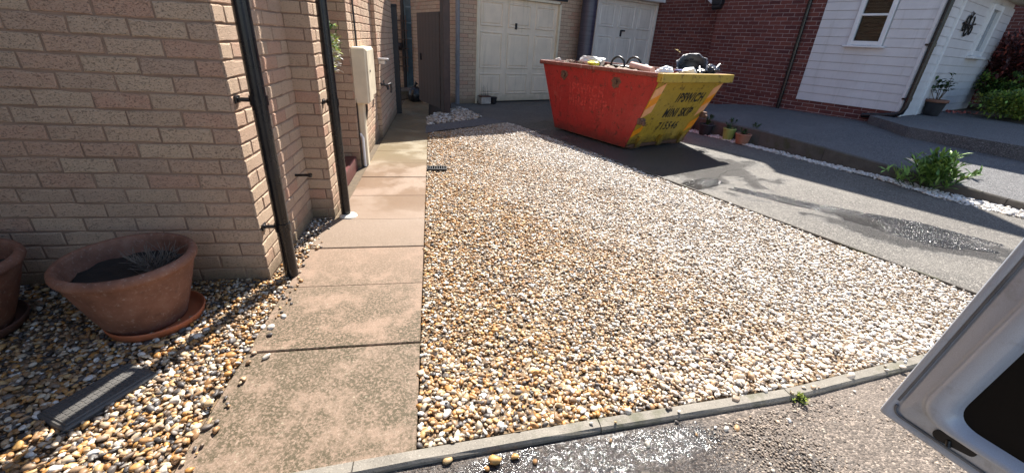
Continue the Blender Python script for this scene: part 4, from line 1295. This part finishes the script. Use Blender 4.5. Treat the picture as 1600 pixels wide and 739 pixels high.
STOP = skip_paint('worn rim steel', (0.27, 0.075, 0.055), (0.6, 0.5, 0.45), 0.0)
RUST = plain('rusty steel', (0.14, 0.07, 0.045), 0.8, 0.5, 30, bump=0.5)
skip = thing('skip', SK(0.77, 0.65), 'red and yellow steel skip full of waste on the driveway', 'skip')
A0, A1, BT, BW, HT = -0.46, 1.93, 1.54, 1.30, 0.985
def side(w0, w1):
    out = -1 if w1 < w0 else 1
    pts = [SK(0, w0, 0.03), SK(BT, w0, 0.03), SK(A1 - 0.03, w1, HT), SK(A0 + 0.03, w1, HT)]
    return MB().slab(pts, E2v * (-out * 0.012))
sp1 = side(0.0, -0.065).build('side_panel', SRED, skip)
side(BW, BW + 0.065).build('side_panel', SRED, skip)
def EPn(w, t, off=0.0):                    # near end panel: w across, t up the slope, off outwards
    n = -E1 * 0.93 - Vector((0, 0, 0.36))
    return SK((A0 + 0.02) * t, w, 0.03 + (HT - 0.03) * t) + n * off
endp = MB().slab([EPn(0.012, 0), EPn(BW - 0.012, 0), EPn(BW + 0.055, 1), EPn(-0.055, 1)], E1 * 0.012).build('end_panel', SYEL, skip)
MB().slab([SK(BT, 0.012, 0.03), SK(BT, BW - 0.012, 0.03), SK(A1 - 0.03, BW + 0.055, HT), SK(A1 - 0.03, -0.055, HT)], -E1 * 0.012).build('end_panel', SYEL, skip)
MB().slab([SK(0, 0, 0.025), SK(BT, 0, 0.025), SK(BT, BW, 0.025), SK(0, BW, 0.025)], Vector((0, 0, 0.012))).build('floor_plate', RUST, skip)
MB().box(SK(BT / 2, 0.2, 0.012), (0.12, BT, 0.024), FA).box(SK(BT / 2, BW - 0.2, 0.012), (0.12, BT, 0.024), FA).build('skid', RUST, skip)
def rail(a0, w0, a1, w1, z, su, sz, mat, name):
    p, q = SK(a0, w0, z), SK(a1, w1, z)
    d = q - p
    return MB().box((p + q) / 2, (d.length, su, sz), math.atan2(d.y, d.x), 0.007).build(name, mat, skip)
rail(A0 + 0.05, -0.078, A1 + 0.01, -0.078, 1.005, 0.05, 0.052, STOP, 'rim')
rail(A0 + 0.05, BW + 0.078, A1 + 0.01, BW + 0.078, 1.005, 0.05, 0.052, STOP, 'rim')
rail(A0, -0.115, A0, BW + 0.115, 0.980, 0.085, 0.105, SYEL, 'rim')
rail(A1, -0.10, A1, BW + 0.10, 1.002, 0.06, 0.06, STOP, 'rim')
for w in (0.16, 0.62, 1.10):
    m = MB()
    m.slab([EPn(w, 0.0, 0), EPn(w + 0.085, 0.0, 0), EPn(w + 0.085, 0.16, 0), EPn(w, 0.16, 0)], -E1 * 0.05 - Vector((0, 0, .008)))
    m.build('lifting_tab', SYEL, skip)
m = MB()
m.slab([EPn(0.02, 0.0, 0), EPn(BW - 0.02, 0.0, 0), EPn(BW - 0.02, 0.045, 0), EPn(0.02, 0.045, 0)], -E1 * 0.03)
m.build('bottom_flange', RUST, skip)
for w, t in ((-0.005, 0.42), (BW + 0.03, 0.46)):
    m = MB().box(EPn(w, t, 0.03), (0.10, 0.07, 0.08), FA, 0.01)
    m.tube([EPn(w - 0.01, t, 0.06), EPn(w - 0.01, t, 0.10)], 0.028, 12)
    m.build('lug', RUST, skip)
# chevron strips down both edges of the end panel
ORNG = plain('orange reflective tape', (0.95, 0.30, 0.012), 0.35, 0.15, 14, bump=0.05)
PEACH = plain('pale orange reflective tape', (0.95, 0.42, 0.19), 0.35, 0.15, 14, bump=0.05)
def edge_w(t, right): return (BW + 0.055 * t - 0.012) if right else (-0.055 * t + 0.012)
for right in (False, True):
    bands = [(0.24, 0.34, ORNG), (0.53, 0.66, PEACH), (0.66, 0.79, ORNG), (0.79, 0.93, PEACH)] if not right else [(0.27, 0.42, ORNG), (0.52, 0.66, PEACH), (0.66, 0.79, ORNG), (0.79, 0.94, PEACH)]
    for t0, t1, mt in bands:
        wd = 0.15; sk = 0.09
        e = edge_w
        if right:
            pts = [EPn(e(t0, True), t0, .002), EPn(e(t1, True), t1, .002), EPn(e(t1, True) - wd, t1 - sk, .002), EPn(e(t0, True) - wd, t0 - sk, .002)]
        else:
            pts = [EPn(e(t0, False), t0 - sk, .002), EPn(e(t1, False), t1 - sk, .002), EPn(e(t1, False) + wd, t1, .002), EPn(e(t0, False) + wd, t0, .002)]
        m = MB(); m.slab(pts, -E1 * 0.0015); m.build('reflective_strip', mt, skip)
# stencilled lettering
PAINTK = plain('black stencil paint', (0.018, 0.016, 0.014), 0.6, 0.3, 30)
FADED = plain('faded pale lettering', (0.46, 0.044, 0.035), 0.6, 0.5, 30)
def lettering(txt, mapper, size, sx, mat, parent, gaps=False, bold=0.036):
    cu = bpy.data.curves.new('lettering', 'FONT')
    cu.body = txt; cu.size = size; cu.space_character = 1.15; cu.offset = size * bold
    o = bpy.data.objects.new('lettering_source', cu)
    COL.objects.link(o)
    dg_ = bpy.context.evaluated_depsgraph_get()
    me = bpy.data.meshes.new_from_object(o.evaluated_get(dg_))
    bpy.data.objects.remove(o, do_unlink=True)
    bm = bmesh.new(); bm.from_mesh(me)
    if gaps:                                # stencil bridges: cut thin vertical slots out of the letters
        zc = size * 0.34
        for off in (-size * 0.035, size * 0.035):
            bmesh.ops.bisect_plane(bm, geom=bm.verts[:] + bm.edges[:] + bm.faces[:], plane_co=(0, zc + off, 0), plane_no=(0, 1, 0))
        bad = [f for f in bm.faces if abs(f.calc_center_median().y - zc) < size * 0.034]
        bmesh.ops.delete(bm, geom=bad, context='FACES')
    org = _org(parent)
    for v in bm.verts:
        v.co = mapper(v.co.x * sx, v.co.y) - org
    me2 = bpy.data.meshes.new('lettering'); bm.to_mesh(me2); bm.free()
    me2.materials.append(mat)
    link(bpy.data.objects.new('lettering', me2), parent, org)
PL_ = 1.03
lettering('IPSWICH', lambda x, y: EPn(0.50 + x, 0.665 + y / PL_, 0.003), 0.185, 0.73, PAINTK, endp)
lettering('MINI SKIP', lambda x, y: EPn(0.42 + x, 0.445 + y / PL_, 0.003), 0.185, 0.68, PAINTK, endp)
lettering('715546', lambda x, y: EPn(0.44 + x, 0.245 + y / PL_, 0.003), 0.175, 0.78, PAINTK, endp, bold=0.016)
def SPn(a, z, off=0.0):
    t = (z - 0.03) / (HT - 0.03)
    return SK(a, -0.065 * t, z) - E2v * off
for txt, a0, zz in (('IPSWICH', 1.22, 0.62), ('MINI SKIP', 1.22, 0.44)):
    lettering(txt, lambda x, y, a0=a0, zz=zz: SPn(a0 - x, zz + y, 0.0025), 0.21, 0.80, FADED, sp1)
def blotch(c, eu, ev, r, mat, name, parent, n=22, th=0.004):
    m = MB()
    nrm = eu.cross(ev).normalized()
    pts = [c + (eu * math.cos(6.283 * k / n) + ev * math.sin(6.283 * k / n)) * r * random.uniform(0.72, 1.1) for k in range(n)]
    m.slab(pts, nrm * th); m.build(name, mat, parent)
for a in (1.36, 0.28):
    blotch(SPn(a, 0.86, 0.004), E1, Vector((0, 0, 1)), 0.085, RUST, 'rust_patch', sp1)
    MB().tube([SPn(a, 0.86, 0.0), SPn(a, 0.86, 0.035)], 0.030, 12).build('lifting_peg', RUST, skip)

# ---- what lies in the skip: every piece its own thing
RUB = plain('dusty rubble', (0.20, 0.15, 0.115), 0.95, 0.5, 16, bump=0.9, bscale=40)
m = MB()
NA, NW = 40, 24
vs = []
for i in range(NA + 1):
    for j in range(NW + 1):
        a = A0 + 0.10 + (A1 - A0 - 0.2) * i / NA; w = -0.02 + (BW + 0.04) * j / NW
        z = 0.94 + 0.05 * math.sin(a * 3 + w * 2) + 0.04 * math.cos(w * 5 - a) + random.uniform(-0.02, 0.03)
        if 0.25 < a < 1.0 and w > 0.75: z -= 0.12
        vs.append(SK(a, w, z))
fs = [(i * (NW + 1) + j, i * (NW + 1) + j + 1, (i + 1) * (NW + 1) + j + 1, (i + 1) * (NW + 1) + j) for i in range(NA) for j in range(NW)]
m.add(vs, fs, True)
m.build('rubble_heap', RUB, None, org=SK(0.7, 0.6, 0.8), label='brown dusty rubble filling the skip', cat='rubble', kind='stuff')
def chunk(c, s, mat, name, label, cat, sq=(1, 1, 1), group=None):
    tv, tf = T2[random.randrange(12)]
    R = Matrix.Rotation(random.uniform(0, 6), 3, 'Z') @ Matrix.Rotation(random.uniform(-.6, .6), 3, 'X')
    m = MB().add([Vector(c) + R @ Vector((v[0] * s * sq[0], v[1] * s * sq[1], v[2] * s * sq[2])) for v in tv], tf.tolist(), False)
    return m.build(name, mat, None, label=label, cat=cat, group=group)
PLASTER = plain('broken white plaster', (0.66, 0.62, 0.57), 0.9, 0.15, 20, bump=0.4)
LG = 'brown rubble lumps heaped at the far end of the skip'
for k in range(16):
    chunk(SK(random.uniform(1.25, 1.85), random.uniform(-0.02, 0.5), random.uniform(0.98, 1.045)), random.uniform(0.025, 0.06), random.choice((RUB, RUB, RUST)), 'rubble_lump', 'small brown lump of rubble at the far end of the skip', 'rubble', (1, .8, .6), LG)
chunk(SK(1.62, 0.0, 1.05), 0.06, PLASTER, 'plaster_lump', 'white broken plaster lump nearest the far left corner of the skip', 'plaster', (1.2, .8, .6))
def crumple(c, au, av, aw, mat, name, label, cat, seed, amp=0.28, org=None):
    bm = bmesh.new(); bmesh.ops.create_icosphere(bm, subdivisions=4, radius=1.0)
    r_ = random.Random(seed)
    pl = [(Vector((r_.gauss(0, 1), r_.gauss(0, 1), r_.gauss(0, 1))).normalized(), r_.uniform(0.45, 0.85)) for _ in range(26)]
    vs = []
    for v in bm.verts:
        p = v.co.copy()
        for d, lim in pl:
            s = p.dot(d)
            if s > lim: p -= d * (s - lim) * 0.9
        p *= 1 + amp * 0.3 * math.sin(v.co.x * 9 + seed) * math.sin(v.co.y * 8) * math.cos(v.co.z * 10)
        vs.append(Vector(c) + au * p.x + av * p.y + aw * p.z)
    bm.verts.index_update()
    m = MB().add(vs, [[q.index for q in f.verts] for f in bm.faces], False); bm.free()
    return m.build(name, mat, None, label=label, cat=cat)
PLW = plain('white plastic sheet', (0.78, 0.80, 0.80), 0.3, 0.08, 10, bump=0.3)
PLY = plain('yellow printed plastic', (0.75, 0.68, 0.05), 0.35, 0.15, 10, bump=0.3)
Zv = Vector((0, 0, 1))
crumple(SK(0.93, 0.12, 1.085), E1 * 0.33, E2v * 0.19, Zv * 0.10, PLW, 'plastic_bag', 'white plastic bag bulging over the red side of the skip', 'plastic bag', 3)
crumple(SK(0.82, 0.00, 1.055), E1 * 0.17, E2v * 0.10, Zv * 0.055, PLY, 'plastic_bag', 'yellow plastic bag lying against the white bag in the skip', 'plastic bag', 5)
# flexible black bucket with two loop handles
tb_c = SK(0.58, 0.44, 0.80)
tub = thing('builders_bucket', tb_c, 'black builders bucket with two loop handles sunk in the skip load', 'bucket')
RUBK = plain('black rubber', (0.014, 0.014, 0.016), 0.38, 0.3, 10, bump=0.2)
MB().lathe([(0.0, 0.01), (0.20, 0.0), (0.235, 0.2), (0.25, 0.25), (0.24, 0.26), (0.225, 0.2), (0.19, 0.03), (0.0, 0.03)], tb_c, 30).build('bucket_body', RUBK, tub)
for c, d in ((SK(0.54, 0.20, 1.03), E1 * 0.13), (SK(0.68, 0.69, 1.03), E1 * 0.14)):
    pts = []
    for k in range(13):
        a = math.pi * k / 12
        pts.append(c + d * math.cos(a) + Zv * (0.145 * math.sin(a) ** 0.8 if 0 < k < 12 else 0) + Zv * -0.01)
    MB().tube(pts, 0.015, 8).build('bucket_handle', RUBK, tub)
rp0, rp1 = SK(0.36, 0.28, 1.075), SK(-0.08, 0.20, 1.035)
rl = MB().tube([rp0, rp1], 0.042, 14).build('carpet_roll', plain('pale pink foam', (0.66, 0.42, 0.36), 0.8, 0.15), None, label='pale pink foam roll lying across the skip load', cat='foam roll')
for i, (a, w, sa, sw, sz, lab) in enumerate(((-0.08, 0.46, 0.17, 0.20, 0.055, 'crumpled white sheet in the skip, left of the dark blue strip'), (-0.20, 0.80, 0.13, 0.24, 0.06, 'large crumpled white sheet beside the broken black tub'), (0.10, 0.30, 0.10, 0.10, 0.05, 'small white scrap at the end of the pink roll'))):
    crumple(SK(a, w, 1.045), E1 * sa, E2v * sw, Zv * (sz + .015), PLW, 'plastic_sheet', lab, 'plastic sheet', 11 + i)
NAVY = plain('dark blue plastic', (0.03, 0.045, 0.10), 0.35, 0.2, 8)
MB().box(SK(-0.18, 0.62, 1.055), (0.24, 0.05, 0.015), FA + 0.3, 0.004).build('plastic_strip', plain('violet blue plastic', (0.10, 0.10, 0.32), 0.4, 0.2), None, label='flat violet blue plastic strip between the white sheets', cat='plastic strip')
# broken black tub lying on its side over the yellow end
bt = thing('broken_tub', SK(-0.2, 1.0, 1.0), 'broken round black tub on its side over the yellow end of the skip', 'tub')
Mt = Matrix.Rotation(math.radians(40), 3, 'X') @ Matrix.Rotation(math.radians(-20), 3, 'Y')
TC = SK(-0.10, 0.98, 1.115) - Mt @ Vector((0, 0, 0.17))
MB().lathe([(0.0, 0.0), (0.12, 0.0), (0.16, 0.08), (0.19, 0.16), (0.205, 0.17), (0.20, 0.182), (0.18, 0.172), (0.148, 0.09), (0.11, 0.02), (0.0, 0.02)], TC, 30, Mt).build('tub_body', plain('scuffed black plastic', (0.03, 0.032, 0.036), 0.4, 0.5, 18, bump=0.3), bt)
pr = [TC + Mt @ Vector(((0.200 + 0.01 * math.sin(k * 1.7)) * math.cos(6.283 * k / 30), (0.200 + 0.01 * math.sin(k * 1.7)) * math.sin(6.283 * k / 30), 0.178 + 0.012 * math.sin(k * 2.1))) for k in range(31)]
MB().tube(pr, [0.006 + 0.007 * abs(math.sin(k * 0.9)) for k in range(31)], 6).build('tub_rim', plain('worn grey plastic', (0.12, 0.13, 0.16), 0.4, 0.6, 30), bt)
for k in range(5):
    a = 6.283 * random.random(); q = TC + Mt @ Vector((0.155 * math.cos(a), 0.155 * math.sin(a), 0.12))
    chunk_c = q
    MB().box(q, (0.04, 0.05, 0.02), a, 0.006).build('tub_shred', BIN, bt)
DKBLU = plain('dark grey blue plastic', (0.035, 0.045, 0.07), 0.35, 0.3, 8, bump=0.3)
crumple(SK(-0.27, 1.22, 1.075), E1 * 0.12, E2v * 0.19, Zv * 0.085, DKBLU, 'plastic_sack', 'dark blue grey plastic sack at the right corner of the skip', 'sack', 21, 0.6)
crumple(SK(-0.2, 1.04, 1.05), E1 * 0.14, E2v * 0.13, Zv * 0.06, BIN, 'plastic_sack', 'black plastic sack tucked under the broken tub', 'sack', 23, 0.6)
MB().tube([SK(-0.33, 0.86, 1.045), SK(-0.25, 0.95, 1.085), SK(-0.2, 1.02, 1.11)], 0.010, 6).build('plastic_pipe', PLW, None, label='thin white pipe sticking up in front of the broken tub', cat='pipe')
MB().slab([SK(-0.32, 1.20, 1.03), SK(-0.30, 1.36, 1.05), SK(-0.28, 1.37, 1.16), SK(-0.30, 1.27, 1.11)], E1 * 0.012).build('plastic_shard', DKBLU, None, label='pointed dark plastic shard at the right hand corner of the skip', cat='plastic shard')
tw = thing('dry_twig', SK(0.0, 0.74, 0.95), 'thin twig with one pale leaf standing up out of the skip', 'twig')
MB().tube([SK(0.0, 0.74, 0.95), SK(0.01, 0.75, 1.15), SK(0.0, 0.76, 1.285)], [0.003, 0.002, 0.0012], 5).build('twig_stem', plain('dark brown twig', (0.06, 0.035, 0.025), 0.8, 0.2), tw)
m = MB(); leaf(m, SK(0.0, 0.75, 1.285), E2v * -0.9 + Zv * 0.35, Zv, 0.075, 0.045); leaf(m, SK(0.0, 0.76, 1.285), E2v * 0.9 - Zv * 0.3, Zv, 0.05, 0.03)
m.build('twig_leaf', plain('pale yellow leaf', (0.7, 0.62, 0.36), 0.6, 0.15), tw)

# ------------------------------------------------------------------ THING: van with its door open on the right
def VSILVER():
    t = NT('silver grey van paint')
    n = t.noise(900, 2, 0.5); n2 = t.noise(14, 5, 0.7)
    col = t.ramp(n, [(0.35, (0.43, 0.48, 0.56)), (0.65, (0.53, 0.59, 0.68))])
    col = t.mix(t.math('MULTIPLY', t.step(n2, 0.55, 0.75), 0.35), col, (0.16, 0.15, 0.14))
    m = t.out(col, t.math('ADD', 0.30, t.math('MULTIPLY', n2, 0.18)), None, 0.1)
    t.b.inputs['Coat Weight'].default_value = 0.5
    t.b.inputs['Coat Roughness'].default_value = 0.08
    return m
SILV = VSILVER()
van = thing('van', (2.2, -2.4, -0.022), 'silver van at the right with its dark windowed door standing open', 'van')
vn = Vector((0.978, 0.208, 0)).normalized(); va = Vector((0.208, -0.978, 0)).normalized()
def VD(s, z, off=0.0):
    return vn * (1.173 - off) + va * s + Vector((0, 0, z))
def rquad(c, r, n=9):
    pts = []
    for i in range(4):
        p = Vector(c[i]); a = (Vector(c[i - 1]) - p).normalized(); b = (Vector(c[(i + 1) % 4]) - p).normalized()
        s0, s1 = p + a * r, p + b * r
        for k in range(n):
            t = k / (n - 1)
            pts.append(s0 * (1 - t) ** 2 + p * 2 * t * (1 - t) + s1 * t * t)
    return pts
OUT = [(-0.378, 0.492), (0.55, 0.50), (0.56, 1.55), (-0.262, 1.55)]
RDG = [(-0.308, 0.568), (0.46, 0.575), (0.46, 1.46), (-0.175, 1.46)]
GLS = [(-0.262, 0.590), (0.42, 0.598), (0.42, 1.42), (-0.155, 1.42)]
def grow(c, d):
    s = [(-1, -1), (1, -1), (1, 1), (-1, 1)]
    return [(p[0] + d * q[0], p[1] + d * q[1]) for p, q in zip(c, s)]
loops = [(OUT, .012, -0.050), (OUT, .012, -0.004), (grow(OUT, -.004), .014, 0.0), (grow(OUT, -.016), .02, 0.0), (grow(OUT, -.020), .022, -0.005), (grow(OUT, -.026), .025, -0.005), (grow(OUT, -.030), .03, 0.001),
         (grow(RDG, .020), .060, 0.004), (grow(RDG, .012), .062, 0.008), (grow(RDG, .006), .064, 0.026), (grow(RDG, -.004), .064, 0.032), (grow(GLS, .012), .056, 0.026), (grow(GLS, .004), .052, 0.012), (GLS, .050, 0.004)]
vs, fs = [], []
for c, r, off in loops:
    vs += [VD(p.x, p.y, off) for p in rquad(c, r)]
N = len(vs) // len(loops)
for i in range(len(loops) - 1):
    fs += [(i * N + k, i * N + (k + 1) % N, (i + 1) * N + (k + 1) % N, (i + 1) * N + k) for k in range(N)]
door = MB().add(vs, fs, True).build('door', SILV, van)
MB().slab([VD(p.x, p.y, -0.052) for p in rquad(OUT, .012)], -vn * 0.002).build('door_skin', SILV, door)
MB().slab([VD(p.x, p.y, 0.003) for p in rquad(grow(GLS, .004), .05)], vn * 0.006).build('door_window', plain('black tinted glass', (0.003, 0.003, 0.0035), 0.35, 0.2, spec=0.2), door)
MB().tube([VD(p.x, p.y, -0.001) for p in rquad(grow(OUT, -.023), .023)] + [VD(OUT[0][0] + .0235, OUT[0][1] + .06, -0.001)], 0.003, 6).build('door_seal', plain('grey rubber seal', (0.16, 0.165, 0.175), 0.6, 0.3), door)
pc = []
for k in range(20):
    a = 6.283 * k / 20
    ex = 0.024 if math.cos(a) > 0 else -0.024
    x, y = ex + 0.0125 * math.cos(a), 0.0125 * math.sin(a)
    ct, st = math.cos(0.22), math.sin(0.22)
    pc.append((-0.240 + x * ct - y * st, 0.5435 + x * st + y * ct))
m = MB().slab([VD(p[0], p[1], 0.003) for p in pc], -vn * 0.006)
m.tube([VD(-0.248, 0.541, 0.008), VD(-0.243, 0.529, 0.012)], 0.005, 8)
m.build('door_catch', RUBK, door)
# van body beside and behind the camera (outside the picture)
by0, by1 = -4.6, -0.32
secs = [(1.30, 0.35), (1.27, 0.6), (1.27, 1.25), (1.36, 1.85), (1.55, 2.0), (2.85, 2.0), (3.04, 1.85), (3.13, 1.25), (3.13, 0.6), (3.10, 0.35)]
vs = [(x, by0, z) for x, z in secs] + [(x, by1, z) for x, z in secs]
k = len(secs)
MB().add(vs, [(i, (i + 1) % k, k + (i + 1) % k, k + i) for i in range(k)] + [tuple(range(k)), tuple(range(2 * k - 1, k - 1, -1))]).build('van_body', SILV, van)
for y in (-3.75, -1.15):
    for x in (1.38, 3.02):
        wv = MB().lathe([(0.20, -0.1), (0.30, -0.1), (0.33, -0.06), (0.33, 0.06), (0.30, 0.1), (0.20, 0.1)], (x, y, 0.308), 28, Matrix.Rotation(A90, 3, 'Y')).build('wheel', RUBK, van)
        MB().lathe([(0.0, -0.06), (0.19, -0.08), (0.205, -0.1), (0.205, 0.1), (0.19, 0.08), (0.0, 0.06)], (x, y, 0.308), 20, Matrix.Rotation(A90, 3, 'Y')).build('wheel_rim', SILV, wv)

# ------------------------------------------------------------------ plants and pots on the right
def clump(name, c, n, spread, h, mat, label, cat, lw=(0.05, 0.012), stems=None, flowers=None):
    t = thing(name, c, label, cat)
    m, ms_, fl = MB(), MB(), MB()
    c = Vector(c)
    for k in range(n):
        a = random.uniform(0, 6.283); rr = abs(random.gauss(0, 0.45))
        b = c + Vector((math.cos(a) * rr * spread * 0.5, math.sin(a) * rr * spread * 0.5, 0))
        lean = Vector((math.cos(a) * rr * 0.9 + random.uniform(-.25, .25), math.sin(a) * rr * 0.9 + random.uniform(-.25, .25), 1)).normalized()
        L = h * random.uniform(0.45, 1.05) * (1.1 - 0.35 * min(rr, 1))
        p0, p1, p2 = b, b + lean * L * 0.55, b + lean * L + Vector((lean.x, lean.y, -0.25)) * L * 0.18
        ms_.tube([p0, p1, p2], [0.004, 0.003, 0.0015], 4)
        for q in range(8):
            f = random.uniform(0.15, 1)
            pp = p0.lerp(p1, f * 2) if f < 0.5 else p1.lerp(p2, f * 2 - 1)
            d = (rdir(-0.1) + lean * 0.6)
            leaf(m, pp, d, Zv, lw[0] * random.uniform(0.6, 1.3), lw[1] * random.uniform(0.7, 1.3))
        if flowers and random.random() < 0.18:
            for q in range(6):
                leaf(fl, p2, rdir(0), Zv, 0.03, 0.018)
    m.build('leaves', mat, t); ms_.build('stems', GREEN2 if stems is None else stems, t)
    if fl.v: fl.build('flower_heads', flowers, t, kind='stuff')
    return t
clump('weed_clump', (5.62, 3.90, 0.0), 105, 0.40, 0.40, GREEN1, 'leafy green weed clump growing against the raised kerb', 'weed', (0.10, 0.03), flowers=YELG)
clump('weed_tuft', (1.455, 1.082, -0.014), 10, 0.05, 0.035, YELG, 'tiny yellow green weed at the joint of the street kerb', 'weed', (0.02, 0.005))
PG = 'plant pots along the foot of the raised kerb'
CLAYD = plain('dark red glazed pot', (0.10, 0.028, 0.022), 0.5, 0.25)
REDPOT = plain('bright red pot', (0.36, 0.055, 0.03), 0.45, 0.2)
LIME = plain('lime green pot', (0.30, 0.36, 0.09), 0.45, 0.15)
PINKT = plain('pinkish clay pot', (0.36, 0.16, 0.10), 0.7, 0.15)
for y, r, hh, mt, lab in ((7.75, 0.085, 0.15, CLAYD, 'dark red pot at the left end of the pot row by the kerb'), (7.42, 0.085, 0.16, REDPOT, 'bright red pot in the row at the foot of the kerb'), (7.12, 0.085, 0.16, CLAYD, 'dark red pot between the bright red and the black pot'),
                           (6.74, 0.125, 0.18, DARK, 'wide black pot in the row at the foot of the kerb'), (6.33, 0.10, 0.19, LIME, 'lime green pot beside the wide black pot'), (6.06, 0.12, 0.16, PINKT, 'pinkish clay pot at the right end of the pot row')):
    c = (RK(y) - r - 0.02, y, -0.006)
    pot('plant_pot', c, r, r * 0.72, hh, mt, lab, n=20, group=PG)
    clump('pot_plant', (c[0], c[1], hh * 0.75), 9, 0.14, 0.13, GREEN2, 'small green plant growing in the ' + lab.split(' in the')[0].split(' at the')[0].split(' between')[0].split(' beside')[0] + (' at the left end of the row' if y > 7.6 else ' next to the black pot' if 7 < y < 7.2 else ' by the kerb'), 'plant', (0.045, 0.02))
for k in range(7):
    y = 8.3 - k * 0.34 + random.uniform(-.1, .1)
    clump('weed_tuft', (RK(y) + random.uniform(0.1, 0.2), y, raised(RK(y) + 0.13, y)), 7, 0.16, 0.08, GREEN2, 'low green weed tuft on top of the raised kerb behind the pots', 'weed', (0.04, 0.015))['group'] = 'weed tufts on the kerb top'
rc = (9.15, 6.88, 0.442)
pt = pot('plant_pot', rc, 0.16, 0.11, 0.27, DARK, 'black pot with a terracotta rim holding a young rose', n=26)
MB().lathe([(0.150, 0.24), (0.172, 0.24), (0.176, 0.262), (0.172, 0.29), (0.148, 0.288), (0.14, 0.26)], rc, 26).build('pot_rim', TERRA, pt)
rs = thing('rose_bush', (rc[0], rc[1], rc[2] + 0.2), 'young leafy rose in the black pot before the clad wall', 'rose')
m, m2 = MB(), MB()
for k in range(7):
    b = Vector((rc[0], rc[1], rc[2] + 0.2)); d = Vector((random.uniform(-.5, .55), random.uniform(-.4, .4), 1)).normalized()
    p1 = b + d * random.uniform(.2, .3); p2 = p1 + (d + rdir(0) * .6).normalized() * random.uniform(.12, .25)
    m2.tube([b, p1, p2], [0.006, 0.005, 0.003], 5)
    for q in range(11):
        leaf(m, p1.lerp(p2, random.uniform(-0.1, 1.1)) + rdir() * 0.05, rdir(-.2), Zv, 0.085, 0.055)
m.build('leaves', GREEN2, rs); m2.build('stems', STEM, rs)
def shrub(name, c, rad, n, mats, label, lw, flat=1.0, trunk=True, skip_low=-0.6):
    t = thing(name, (c[0], c[1], c[2]), label, 'shrub')
    c = Vector(c)
    lobes = [(c + Vector((random.uniform(-.6, .6) * rad[0], random.uniform(-.6, .6) * rad[1], rad[2] * random.uniform(0.5, 1.35))), random.uniform(0.35, 0.55)) for _ in range(11)]
    bms = [MB() for _ in mats]
    for k in range(n):
        lc, lr = random.choice(lobes)
        d = rdir(skip_low)
        p = lc + Vector((d.x * rad[0], d.y * rad[1], d.z * rad[2])) * lr * random.uniform(0.55, 1.08)
        if p.z < c.z: continue
        i = min(len(mats) - 1, int(abs(random.gauss(0, 0.62)) * len(mats) * 0.7))
        leaf(bms[i], p, d + rdir() * 0.9, Zv, lw[0] * random.uniform(.6, 1.3), lw[1] * random.uniform(.6, 1.3))
    for b, mt in zip(bms, mats):
        if b.v: b.build('foliage', mt, t)
    m = MB()
    for k in range(9):
        lc, lr = lobes[k]
        m.tube([c, c.lerp(lc, 0.5) + rdir() * 0.08, lc], [0.025, 0.016, 0.006], 6)
    m.build('branches', STEM, t)
    return t
shrub('green_hedge', (10.95, 6.65, 0.44), (0.95, 0.75, 0.36), 5200, [YELG, GREEN1, GREEN2], 'low yellow green bush beside the upper path at the right edge', (0.07, 0.03))
shrub('red_leaved_shrub', (12.7, 8.1, 0.40), (0.95, 0.9, 0.95), 4200, [REDL, REDL, PINKL], 'tall dark red leaved shrub with a few pink shoots', (0.12, 0.05))
shrub('leafy_shrub', (12.0, 7.85, 0.42), (0.4, 0.4, 0.5), 1300, [GREEN2, GREEN1, YELG], 'narrow green shrub in shade at the end of the clad wall', (0.09, 0.045))
pk = MB()
for k in range(40):
    leaf(pk, Vector((10.2 + random.uniform(-.35, .35), 7.2 + random.uniform(-.12, .12), 0.47)), rdir(0), Zv, 0.06, 0.04)
pk.build('fallen_petals', PINKL, None, kind='stuff')
